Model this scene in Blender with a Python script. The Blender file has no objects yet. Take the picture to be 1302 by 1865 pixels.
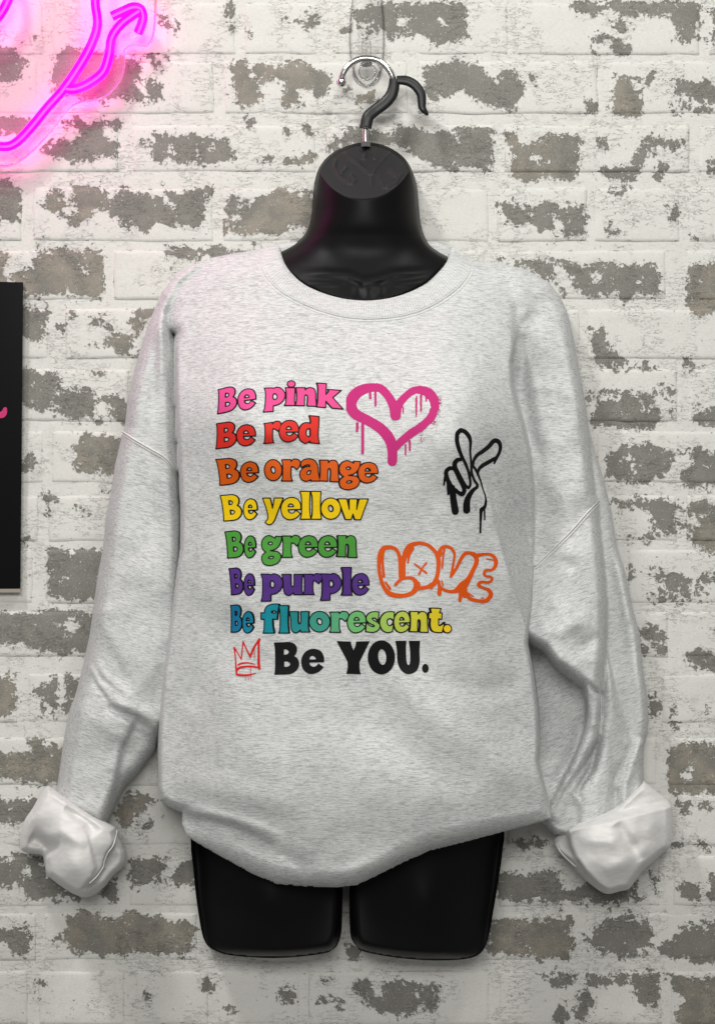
import bpy, math, random
import numpy as np
from mathutils import Vector
random.seed(4); np.random.seed(4)
C = bpy.context.scene.collection

# ------------------------------------------------------------------ camera, world, lamps
DC = 1.70            # camera distance from the wall (wall face is y = 0, camera looks along +y)
S = 0.00066          # metres per photograph pixel on the wall face
CX, CY, ZC = 651.0, 932.5, 1.45
cam = bpy.data.cameras.new('camera'); camo = bpy.data.objects.new('camera', cam); C.objects.link(camo)
camo.location = (0, -DC, ZC); camo.rotation_euler = (math.radians(90), 0, 0)
cam.sensor_fit = 'VERTICAL'; cam.sensor_height = 24; cam.lens = 24*DC/(1865*S)
cam.clip_start = 0.05; cam.clip_end = 50
bpy.context.scene.camera = camo

W = bpy.data.worlds.new("World"); bpy.context.scene.world = W; W.use_nodes = True
W.node_tree.nodes['Background'].inputs[0].default_value = (1.0, 0.985, 0.955, 1)
W.node_tree.nodes['Background'].inputs[1].default_value = 0.21
def area(name, loc, target, size, size_y, power, col=(1, .97, .92)):
    l = bpy.data.lights.new(name, 'AREA'); l.shape = 'RECTANGLE'; l.size = size; l.size_y = size_y
    l.energy = power; l.color = col
    o = bpy.data.objects.new(name, l); C.objects.link(o); o.location = loc
    o.rotation_euler = (Vector(target)-Vector(loc)).to_track_quat('-Z', 'Y').to_euler()
    return o
area('ceiling_and_fill_lamp', (-0.95, -1.35, ZC+2.0), (0.0, 0, ZC-0.1), 0.30, 0.22, 29, (1, .985, .955))
area('ceiling_and_fill_lamp', (0.80, -1.45, ZC+2.0), (0.05, 0, ZC-0.1), 0.30, 0.22, 16, (1, .98, .945))
area('ceiling_and_fill_lamp', (-0.1, -2.6, ZC+0.80), (0, 0, ZC-0.60), 1.1, 0.5, 37, (1, .98, .945))  # front fill lamp, added to brighten the lower wall
vs = bpy.context.scene.view_settings
vs.view_transform = 'Standard'; vs.look = 'None'; vs.gamma = 1; vs.exposure = 0.0

# ------------------------------------------------------------------ helpers
def P(px, py, D):
    """photograph pixel + distance out from the wall -> world points (arrays)"""
    k = S*(DC-D)/DC
    return np.stack([(px-CX)*k, -D*np.ones_like(px), ZC+(CY-py)*k], -1)
def A(pts): return np.array(pts, float)
def polyd(X, Y, pts, closed=False):
    """distance to polyline, arclength parameter 0..1, signed side (+ = left of travel as seen in the picture's y-down frame)"""
    pts = A(pts)
    if closed: pts = np.vstack([pts, pts[:1]])
    seg = np.linalg.norm(np.diff(pts, axis=0), axis=1); L = seg.sum(); acc = 0
    best = np.full(X.shape, 1e9); T = np.zeros(X.shape); Sd = np.ones(X.shape)
    for i in range(len(pts)-1):
        ax, ay = pts[i]; bx, by = pts[i+1]; dx, dy = bx-ax, by-ay; l2 = dx*dx+dy*dy+1e-12
        t = np.clip(((X-ax)*dx+(Y-ay)*dy)/l2, 0, 1)
        d = np.hypot(X-ax-t*dx, Y-ay-t*dy); m = d < best-1e-9
        best = np.where(m, d, best); T = np.where(m, (acc+t*seg[i])/L, T)
        Sd = np.where(m, np.sign((X-ax)*dy-(Y-ay)*dx+1e-9), Sd); acc += seg[i]
    return best, T, Sd
def sdf(X, Y, pts):
    """signed distance to closed polygon, negative inside"""
    pts = A(pts); best = np.full(X.shape, 1e18); ins = np.zeros(X.shape, bool)
    n = len(pts)
    for i in range(n):
        ax, ay = pts[i]; bx, by = pts[(i+1) % n]; dx, dy = bx-ax, by-ay; l2 = dx*dx+dy*dy+1e-12
        t = np.clip(((X-ax)*dx+(Y-ay)*dy)/l2, 0, 1)
        best = np.minimum(best, (X-ax-t*dx)**2+(Y-ay-t*dy)**2)
        if ay != by:
            c = ((ay > Y) != (by > Y)) & (X < (bx-ax)*(Y-ay)/(by-ay)+ax)
            ins ^= c
    return np.where(ins, -1, 1)*np.sqrt(best)
def smooth(pts, closed=True, n=6, corners=()):
    """catmull-rom through points; corner indices stay sharp"""
    pts = A(pts); N = len(pts); out = []
    rng = range(N) if closed else range(N-1)
    for i in rng:
        p1, p2 = pts[i], pts[(i+1) % N]
        p0 = pts[(i-1) % N] if (closed or i > 0) else p1
        p3 = pts[(i+2) % N] if (closed or i+2 < N) else p2
        if i in corners: p0 = p1
        if (i+1) % N in corners: p3 = p2
        if i in corners and (i+1) % N in corners:
            out.append(p1); continue
        for k in range(n):
            t = k/n; t2 = t*t; t3 = t2*t
            out.append(.5*((2*p1)+(p2-p0)*t+(2*p0-5*p1+4*p2-p3)*t2+(3*p1-p0-3*p2+p3)*t3))
    if not closed: out.append(pts[-1])
    return np.array(out)
def rbf(ctrl):
    c = A(ctrl); p = c[:, :2]/500.0; v = c[:, 2]; n = len(p)
    def phi(r): return np.where(r > 1e-9, r*r*np.log(r+1e-12), 0)
    K = phi(np.linalg.norm(p[:, None]-p[None], axis=2))+np.eye(n)*1e-4
    Q = np.hstack([np.ones((n, 1)), p]); M = np.block([[K, Q], [Q.T, np.zeros((3, 3))]])
    w = np.linalg.solve(M, np.concatenate([v, [0, 0, 0]]))
    def f(X, Y):
        x, y = X/500.0, Y/500.0; r = w[n]+w[n+1]*x+w[n+2]*y
        for i in range(n): r = r+w[i]*phi(np.hypot(x-p[i, 0], y-p[i, 1]))
        return r
    return f
_lat = np.random.RandomState(7).rand(256, 256)
def vnoise(X, Y, sx, sy, o=0):
    x, y = X/sx+o*17.3, Y/sy+o*9.1; xi, yi = np.floor(x).astype(int), np.floor(y).astype(int)
    fx, fy = x-xi, y-yi; fx = fx*fx*(3-2*fx); fy = fy*fy*(3-2*fy); g = lambda a, b: _lat[a % 256, b % 256]
    return ((g(xi, yi)*(1-fx)+g(xi+1, yi)*fx)*(1-fy)+(g(xi, yi+1)*(1-fx)+g(xi+1, yi+1)*fx)*fy)*2-1
def ridge(X, Y, path, w, amp, taper=.35):
    d, t, s = polyd(X, Y, path); tp = np.clip(np.minimum(t, 1-t)/taper, 0, 1) if taper else 1
    return amp*np.exp(-(d/w)**2)*(tp*(2-tp) if taper else 1)
def stepf(X, Y, path, amp, sharp=3, decay=60, t0=.2, t1=.2):
    """raise the + side of the path by amp, fading with distance and towards the path's ends"""
    d, t, s = polyd(X, Y, path); sd = d*s
    tp = np.ones_like(t)
    if t0: tp = tp*np.clip(t/t0, 0, 1)
    if t1: tp = tp*np.clip((1-t)/t1, 0, 1)
    return amp*tp/(1+np.exp(-np.clip(sd/sharp, -30, 30)))*np.exp(-np.maximum(sd, 0)/decay)
def smax(a, b, k):
    h = np.clip(.5+.5*(a-b)/k, 0, 1); return b+(a-b)*h+k*h*(1-h)
def crease(X, Y, sx, sy, o):
    return 1-2*np.abs(vnoise(X, Y, sx, sy, o))
def rim(D0, d, R, base):
    q = 1-np.clip(d/R, 0, 1); return base+(D0-base)*np.sqrt(np.clip(1-q*q, 0, 1))

def ms(F, bbox, step):
    """marching squares: region F<0 as a fine planar mesh; returns px, py, faces, boundary edges"""
    x0, y0, x1, y1 = bbox; nx = int(math.ceil((x1-x0)/step))+1; ny = int(math.ceil((y1-y0)/step))+1
    gx = x0+np.arange(nx)*step; gy = y0+np.arange(ny)*step
    X, Y = np.meshgrid(gx, gy); f = F(X, Y); f = np.where(np.abs(f) < 1e-6, 1e-6, f)
    ins = f < 0
    cnt = ins[:-1, :-1].astype(int)+ins[1:, :-1]+ins[1:, 1:]+ins[:-1, 1:]
    idm = {}; vx = []; vy = []; faces = []
    def vid(k, x, y):
        i = idm.get(k)
        if i is None: i = len(vx); idm[k] = i; vx.append(x); vy.append(y)
        return i
    for j, i in zip(*np.nonzero(cnt)):
        cs = ((j, i), (j+1, i), (j+1, i+1), (j, i+1)); face = []
        for q in range(4):
            a, b = cs[q], cs[(q+1) & 3]; fa, fb = f[a], f[b]
            if fa < 0: face.append(vid(a, gx[a[1]], gy[a[0]]))
            if (fa < 0) != (fb < 0):
                k = (a, b) if a < b else (b, a); t = fa/(fa-fb)
                face.append(vid(k, gx[a[1]]+(gx[b[1]]-gx[a[1]])*t, gy[a[0]]+(gy[b[0]]-gy[a[0]])*t))
        if len(face) > 2: faces.append(face)
    ec = {}
    for fc in faces:
        if len(fc) == 4 and False: continue
        for q in range(len(fc)):
            a, b = fc[q], fc[(q+1) % len(fc)]; k = (b, a)
            if k in ec: del ec[k]
            else: ec[(a, b)] = 1
    return np.array(vx), np.array(vy), faces, list(ec)

def link(name, verts, faces, mat, parent=None, smoothed=True, attrs=None):
    me = bpy.data.meshes.new(name); me.from_pydata([tuple(v) for v in verts], [], faces)
    if smoothed: me.polygons.foreach_set('use_smooth', [True]*len(me.polygons))
    for k, v in (attrs or {}).items():
        at = me.attributes.new(k, 'FLOAT', 'POINT'); at.data.foreach_set('value', np.asarray(v, np.float32))
    me.materials.append(mat); me.update()
    o = bpy.data.objects.new(name, me); C.objects.link(o)
    if parent: o.parent = parent
    return o
def empty(name, loc=(0, 0, 0)):
    o = bpy.data.objects.new(name, None); C.objects.link(o); o.location = (0, 0, 0); o.empty_display_size = .05
    return o
def tag(o, label=None, cat=None, group=None, kind=None):
    if label: o['label'] = label
    if cat: o['category'] = cat
    if group: o['group'] = group
    if kind: o['kind'] = kind
    return o
def relief(name, F, bbox, step, Df, Db, mat, parent=None, attrs=None):
    """solid: front surface at depth Df(px,py), closed by a back at depth Db"""
    vx, vy, fc, ed = ms(F, bbox, step); n = len(vx)
    df = Df(vx, vy); db = np.minimum(Db(vx, vy) if callable(Db) else Db, df-1e-4)
    # the side wall keeps its own vertices so that the front is shaded cleanly up to its edge
    bi = sorted({q for e in ed for q in e}); ix = {v: k for k, v in enumerate(bi)}; m_ = len(bi); bi = np.array(bi)
    cx_, cy_ = (vx.min()+vx.max())/2, (vy.min()+vy.max())/2; bx, by = cx_+(vx-cx_)*.985, cy_+(vy-cy_)*.985   # the back is cut a little smaller than the front
    V = np.vstack([P(vx, vy, df), P(bx, by, db), P(vx[bi], vy[bi], df[bi]), P(bx[bi], by[bi], db[bi])])
    faces = fc+[[i+n for i in reversed(f)] for f in fc]+[[2*n+ix[b], 2*n+ix[a], 2*n+m_+ix[a], 2*n+m_+ix[b]] for a, b in ed]
    at = {}
    for k, fn in (attrs or {}).items():
        v = fn(vx, vy); at[k] = np.concatenate([v, v, v[bi], v[bi]])
    return link(name, V, faces, mat, parent, True, at)
def sheet(name, F, bbox, step, Df, mat, parent=None, thick=.0002):
    return relief(name, F, bbox, step, Df, lambda x, y: Df(x, y)-thick, mat, parent)
def tube(name, pts, r, mat, parent=None, seg=10, caps=True):
    """tube through world points (list of Vectors) with radius or radii"""
    pts = [Vector(p) for p in pts]; n = len(pts); rr = r if hasattr(r, '__len__') else [r]*n
    V = []; Fc = []; up = None
    for i, p in enumerate(pts):
        t = (pts[min(i+1, n-1)]-pts[max(i-1, 0)]).normalized()
        if up is None: up = t.orthogonal().normalized()
        up = (up-t*up.dot(t)).normalized(); b = t.cross(up)
        for k in range(seg):
            a = 2*math.pi*k/seg; V.append(p+(up*math.cos(a)+b*math.sin(a))*rr[i])
    for i in range(n-1):
        for k in range(seg):
            Fc.append([i*seg+k, i*seg+(k+1) % seg, (i+1)*seg+(k+1) % seg, (i+1)*seg+k])
    if caps: Fc.append(list(range(seg))[::-1]); Fc.append([(n-1)*seg+k for k in range(seg)])
    return link(name, V, Fc, mat, parent)
def path3(pts, D, n=6):
    """smoothed pixel path -> world points; D number, list or function"""
    q = smooth([p[:2] for p in pts], False, n)
    if callable(D): d = D(q[:, 0], q[:, 1])
    elif hasattr(D, '__len__'): d = np.interp(np.linspace(0, 1, len(q)), np.linspace(0, 1, len(D)), D)
    else: d = np.full(len(q), float(D))
    return P(q[:, 0], q[:, 1], d)

# ------------------------------------------------------------------ materials
def mat(name):
    m = bpy.data.materials.new(name); m.use_nodes = True; nt = m.node_tree
    return m, nt, nt.nodes['Principled BSDF']
class NB:
    def __init__(s, nt): s.nt = nt
    def n(s, t, **kw):
        x = s.nt.nodes.new(t)
        for k, v in kw.items(): setattr(x, k, v)
        return x
    def put(s, sock, v):
        if hasattr(v, 'is_output') or isinstance(v, bpy.types.NodeSocket): s.nt.links.new(v, sock)
        else: sock.default_value = v
    def m(s, op, a, b=0.0, c=0.0, clamp=False):
        x = s.n('ShaderNodeMath', operation=op, use_clamp=clamp)
        s.put(x.inputs[0], a); s.put(x.inputs[1], b); s.put(x.inputs[2], c); return x.outputs[0]
    def ss(s, v, a, b, lo=0.0, hi=1.0):
        x = s.n('ShaderNodeMapRange', interpolation_type='SMOOTHSTEP')
        s.put(x.inputs[0], v)
        for i, q in enumerate((a, b, lo, hi)): x.inputs[i+1].default_value = q
        return x.outputs[0]
    def mix(s, f, a, b, mode='MIX'):
        x = s.n('ShaderNodeMix', data_type='RGBA', blend_type=mode)
        s.put(x.inputs[0], f); s.put(x.inputs[6], a); s.put(x.inputs[7], b); return x.outputs[2]
    def pos(s): return s.n('ShaderNodeNewGeometry').outputs['Position']
    def mp(s, v, scale=(1, 1, 1), rot=(0, 0, 0), loc=(0, 0, 0)):
        x = s.n('ShaderNodeMapping'); s.nt.links.new(v, x.inputs[0])
        x.inputs['Scale'].default_value = scale; x.inputs['Rotation'].default_value = rot; x.inputs['Location'].default_value = loc
        return x.outputs[0]
    def noise(s, v, scale, detail=2, rough=.5, dist=0):
        x = s.n('ShaderNodeTexNoise'); s.nt.links.new(v, x.inputs['Vector'])
        x.inputs['Scale'].default_value = scale; x.inputs['Detail'].default_value = detail
        x.inputs['Roughness'].default_value = rough; x.inputs['Distortion'].default_value = dist
        return x.outputs['Fac']
    def attr(s, name): return s.n('ShaderNodeAttribute', attribute_name=name).outputs['Fac']
    def bump(s, h, strength, dist, bsdf, prev=None):
        x = s.n('ShaderNodeBump'); x.inputs['Strength'].default_value = strength; x.inputs['Distance'].default_value = dist
        s.nt.links.new(h, x.inputs['Height'])
        if prev is not None: s.nt.links.new(prev, x.inputs['Normal'])
        s.nt.links.new(x.outputs[0], bsdf.inputs['Normal']); return x.outputs[0]

def plain(name, col, rough=.5, metal=0, spec=.5, coat=0):
    m, nt, b = mat(name); b.inputs['Base Color'].default_value = (*col, 1)
    b.inputs['Roughness'].default_value = rough; b.inputs['Metallic'].default_value = metal
    b.inputs['Specular IOR Level'].default_value = spec; b.inputs['Coat Weight'].default_value = coat
    return m

def painted_brick():
    m, nt, b = mat('flaking_white_paint'); g = NB(nt); p = g.pos()
    ex = g.attr('exposed'); tone = g.attr('tone'); edge = g.attr('edge')
    # warp for flaky outlines
    w = g.n('ShaderNodeTexNoise'); nt.links.new(p, w.inputs['Vector']); w.inputs['Scale'].default_value = 130; w.inputs['Detail'].default_value = 3
    wv = g.n('ShaderNodeVectorMath', operation='SCALE'); nt.links.new(w.outputs['Color'], wv.inputs[0]); wv.inputs['Scale'].default_value = .006
    wp = g.n('ShaderNodeVectorMath', operation='ADD'); nt.links.new(p, wp.inputs[0]); nt.links.new(wv.outputs[0], wp.inputs[1]); wp = wp.outputs[0]
    vo = g.n('ShaderNodeTexVoronoi', feature='F1'); nt.links.new(wp, vo.inputs['Vector']); vo.inputs['Scale'].default_value = 150
    vc = g.m('MULTIPLY', g.m('SUBTRACT', vo.outputs['Distance'], .42), .5)
    vo2 = g.n('ShaderNodeTexVoronoi', feature='F1'); nt.links.new(wp, vo2.inputs['Vector']); vo2.inputs['Scale'].default_value = 210
    sp_ = g.n('ShaderNodeSeparateColor'); nt.links.new(vo2.outputs['Color'], sp_.inputs[0])
    vo3 = g.n('ShaderNodeTexVoronoi', feature='F1'); nt.links.new(wp, vo3.inputs['Vector']); vo3.inputs['Scale'].default_value = 420
    sp3 = g.n('ShaderNodeSeparateColor'); nt.links.new(vo3.outputs['Color'], sp3.inputs[0])
    vc = g.m('ADD', vc, g.m('ADD', g.m('MULTIPLY', g.m('SUBTRACT', sp_.outputs[0], .5), .95), g.m('MULTIPLY', g.m('SUBTRACT', sp3.outputs[0], .5), .55)))
    n1 = g.m('MULTIPLY', g.m('SUBTRACT', g.noise(wp, 80, 5, .66), .5), 3.8)
    n2 = g.m('MULTIPLY', g.m('SUBTRACT', g.noise(wp, 300, 3, .6), .5), 2.0)
    t = g.m('ADD', g.m('ADD', ex, n1), g.m('ADD', n2, vc))
    # hairline cracks and chipped paint along the joints
    ps = g.mp(p, (1, 1, 3.2)); ck = g.m('ABSOLUTE', g.m('SUBTRACT', g.noise(ps, 42, 6, .68), .5))
    fine = g.noise(g.mp(p, (1, 1, 5)), 75, 6, .7)
    reg = g.noise(p, 19, 2, .5)
    hair = g.m('MULTIPLY', g.m('LESS_THAN', ck, .0045), g.ss(reg, .47, .55))
    ek = g.m('MULTIPLY', g.ss(edge, .3, .8), g.m('MULTIPLY', g.ss(fine, .57, .61), g.ss(g.noise(p, 33, 2, .5), .43, .56)))
    tiny = g.m('MULTIPLY', g.ss(g.noise(wp, 260, 3, .55), .665, .69), g.ss(g.noise(p, 24, 2, .5), .47, .58))
    mask = g.m('MAXIMUM', g.ss(t, -.03, .06), g.m('MULTIPLY', tiny, .8), clamp=True)
    run = g.m('MULTIPLY', g.ss(edge, .80, .97), g.ss(g.noise(g.mp(p, (11, 11, 45)), 1.0, 3, .6), .50, .54))
    ek = g.m('MAXIMUM', ek, run)
    dirt = g.m('MAXIMUM', g.m('MULTIPLY', hair, .7), g.m('MULTIPLY', ek, .75))
    # colours
    pn = g.noise(g.mp(p, (1, 1, 2.5)), 300, 5, .7)
    paint = g.mix(g.ss(pn, .3, .75), (.60, .597, .56, 1), (.70, .697, .66, 1))
    paint = g.mix(g.m('MULTIPLY', g.ss(g.noise(g.mp(p, (1, 1, 2)), 75, 5, .7), .53, .72), .34), paint, (.50, .498, .46, 1))
    bn = g.noise(p, 900, 3, .7); bl = g.noise(p, 30, 3, .6)
    bc = g.mix(tone, (.215, .210, .187, 1), (.275, .250, .208, 1))
    bc = g.mix(g.ss(bl, .35, .65), bc, (.185, .180, .160, 1))
    bc = g.mix(g.ss(bn, .3, .72), g.mix(1.0, bc, (.72, .72, .72, 1), 'MULTIPLY'), g.mix(1.0, bc, (1.28, 1.28, 1.26, 1), 'MULTIPLY'))
    bc = g.mix(g.m('MULTIPLY', g.ss(g.noise(wp, 520, 1, .5), .70, .74), .85), bc, (.5, .495, .46, 1))
    col = g.mix(mask, paint, bc)
    col = g.mix(dirt, col, (.13, .125, .105, 1))
    nt.links.new(col, b.inputs['Base Color'])
    rim_ = g.m('MULTIPLY', g.ss(t, -.32, -.02), g.ss(t, .10, .0))      # curled lip of the paint film
    h = g.m('ADD', g.m('MULTIPLY', mask, -1.0), g.m('MULTIPLY', rim_, .5))
    h = g.m('ADD', h, g.m('MULTIPLY', dirt, -.5))
    h = g.m('ADD', h, g.m('MULTIPLY', pn, .25)); h = g.m('ADD', h, g.m('MULTIPLY', g.noise(p, 60, 5, .65), .9))
    g.bump(h, .8, .0009, b)
    b.inputs['Roughness'].default_value = .62; b.inputs['Specular IOR Level'].default_value = .3
    return m

def heather(name, ang=0.0, base=1.0, streak=1.0, rib=False):
    m, nt, b = mat(name); g = NB(nt); p = g.pos()
    pr = g.mp(p, (1, 1, 1), (0, math.radians(ang), 0))
    wv = g.noise(pr, 55, 2, .5); 
    pw = g.n('ShaderNodeVectorMath', operation='ADD'); cmb = g.n('ShaderNodeCombineXYZ')
    nt.links.new(g.m('MULTIPLY', wv, .0025), cmb.inputs[2]); nt.links.new(pr, pw.inputs[0]); nt.links.new(cmb.outputs[0], pw.inputs[1]); pw = pw.outputs[0]
    a = g.noise(g.mp(pw, (110, 150, 1050)), 1.0, 3, .6)
    f = g.noise(g.mp(pw, (330, 300, 2600), loc=(3, 1, 7)), 1.0, 2, .6)
    big = g.noise(g.mp(p, (14, 14, 30)), 1.0, 3, .5)
    dark = g.m('ADD', g.m('MULTIPLY', g.ss(a, .36, .76), .80*streak), g.m('MULTIPLY', g.ss(f, .42, .75), .60*streak))
    dark = g.m('MULTIPLY', dark, g.m('ADD', .55, g.m('MULTIPLY', g.noise(g.mp(pr, (30, 30, 120)), 1.0, 3, .6), .9)), clamp=True)
    l = tuple(v*base for v in (.705, .716, .708)); d = tuple(v*base for v in (.335, .345, .348))
    col = g.mix(dark, (*l, 1), (*d, 1))
    if rib:
        u = g.attr('u'); s_ = g.m('SINE', g.m('MULTIPLY', u, 2*math.pi*95))
        col = g.mix(g.m('MULTIPLY', g.ss(s_, .2, 1.0), .22), col, (.3, .31, .31, 1))
    nt.links.new(col, b.inputs['Base Color'])
    h = g.m('ADD', g.m('MULTIPLY', a, .6), g.noise(p, 1500, 2, .6))
    h = g.m('ADD', h, g.m('MULTIPLY', g.noise(p, 130, 3, .5), 1.0))
    h = g.m('ADD', h, g.m('MULTIPLY', g.noise(p, 3200, 1, .5), .5))
    if rib: h = g.m('ADD', h, g.m('MULTIPLY', s_, -.8))
    g.bump(h, .55, .0007, b)
    b.inputs['Roughness'].default_value = .95; b.inputs['Specular IOR Level'].default_value = .15
    b.inputs['Sheen Weight'].default_value = .12; b.inputs['Sheen Roughness'].default_value = .6
    return m

M_wall = painted_brick()
M_body = heather('heather_jersey_front', 0)
M_slL = heather('heather_jersey_left_sleeve', -14)
M_slR = heather('heather_jersey_right_sleeve', 22)
M_rib = heather('heather_rib_knit', 0, 1.02, .7, True)
def fleece():
    m, nt, b = mat('brushed_fleece'); g = NB(nt); p = g.pos()
    a = g.noise(g.mp(p, (60, 60, 240), (0, math.radians(20), 0)), 1.0, 3, .6)
    col = g.mix(g.ss(a, .35, .75), (.76, .75, .735, 1), (.67, .665, .65, 1)); nt.links.new(col, b.inputs['Base Color'])
    g.bump(g.m('ADD', g.noise(p, 900, 4, .7), g.m('MULTIPLY', g.noise(p, 120, 3, .5), 1.0)), .7, .0007, b)
    b.inputs['Roughness'].default_value = 1; b.inputs['Specular IOR Level'].default_value = .1
    b.inputs['Sheen Weight'].default_value = .25
    return m
M_fleece = fleece()
M_thread = plain('seam_thread', (.72, .72, .70), .9, 0, .2)
def blackplastic():
    m, nt, b = mat('black_moulded_plastic'); g = NB(nt); p = g.pos()
    b.inputs['Base Color'].default_value = (.0045, .0045, .0048, 1)
    nt.links.new(g.m('ADD', .34, g.m('MULTIPLY', g.noise(p, 40, 4, .6), .14)), b.inputs['Roughness'])
    b.inputs['Specular IOR Level'].default_value = .10
    g.bump(g.m('ADD', g.noise(p, 700, 2, .5), g.m('MULTIPLY', g.noise(p, 25, 2, .5), 5)), .12, .0006, b)
    return m
M_blk = blackplastic()
M_grip = plain('black_hook_sleeve', (.008, .009, .010), .42, 0, .4)
M_chrome = plain('chrome', (.62, .61, .60), .14, 1)
def clear(name, tint, gl=.10, rough=.05, milky=0):
    m, nt, b = mat(name); g = NB(nt); nt.nodes.remove(b)
    t = g.n('ShaderNodeBsdfTransparent'); t.inputs[0].default_value = (*tint, 1)
    gs = g.n('ShaderNodeBsdfGlossy'); gs.inputs['Roughness'].default_value = rough
    fr = g.n('ShaderNodeFresnel'); fr.inputs[0].default_value = 1.25
    mx = g.n('ShaderNodeMixShader')
    nt.links.new(g.m('MINIMUM', g.m('ADD', fr.outputs[0], gl), .8), mx.inputs[0])
    nt.links.new(t.outputs[0], mx.inputs[1]); nt.links.new(gs.outputs[0], mx.inputs[2])
    out = mx.outputs[0]
    if milky:
        df_ = g.n('ShaderNodeBsdfTranslucent'); df_.inputs[0].default_value = (.95, .8, .88, 1); d2 = g.n('ShaderNodeBsdfDiffuse'); d2.inputs[0].default_value = (.95, .8, .88, 1)  # pink of the neon glow mixed into the milky colour
        a_ = g.n('ShaderNodeAddShader'); nt.links.new(df_.outputs[0], a_.inputs[0]); nt.links.new(d2.outputs[0], a_.inputs[1])
        m2 = g.n('ShaderNodeMixShader'); m2.inputs[0].default_value = milky; nt.links.new(out, m2.inputs[1]); nt.links.new(a_.outputs[0], m2.inputs[2]); out = m2.outputs[0]
    nt.links.new(out, nt.nodes['Material Output'].inputs[0]); return m
M_clear = clear('clear_plastic', (.99, .99, .99), -.03)
M_acryl = clear('glow_tinted_acrylic_sheet', (.97, .93, .95), -.03, .05, .025)  # clear sheet with the neon's pink glow put into its tint
M_edge = plain('acrylic_sheet_edge', (.85, .55, .70), .25)

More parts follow.
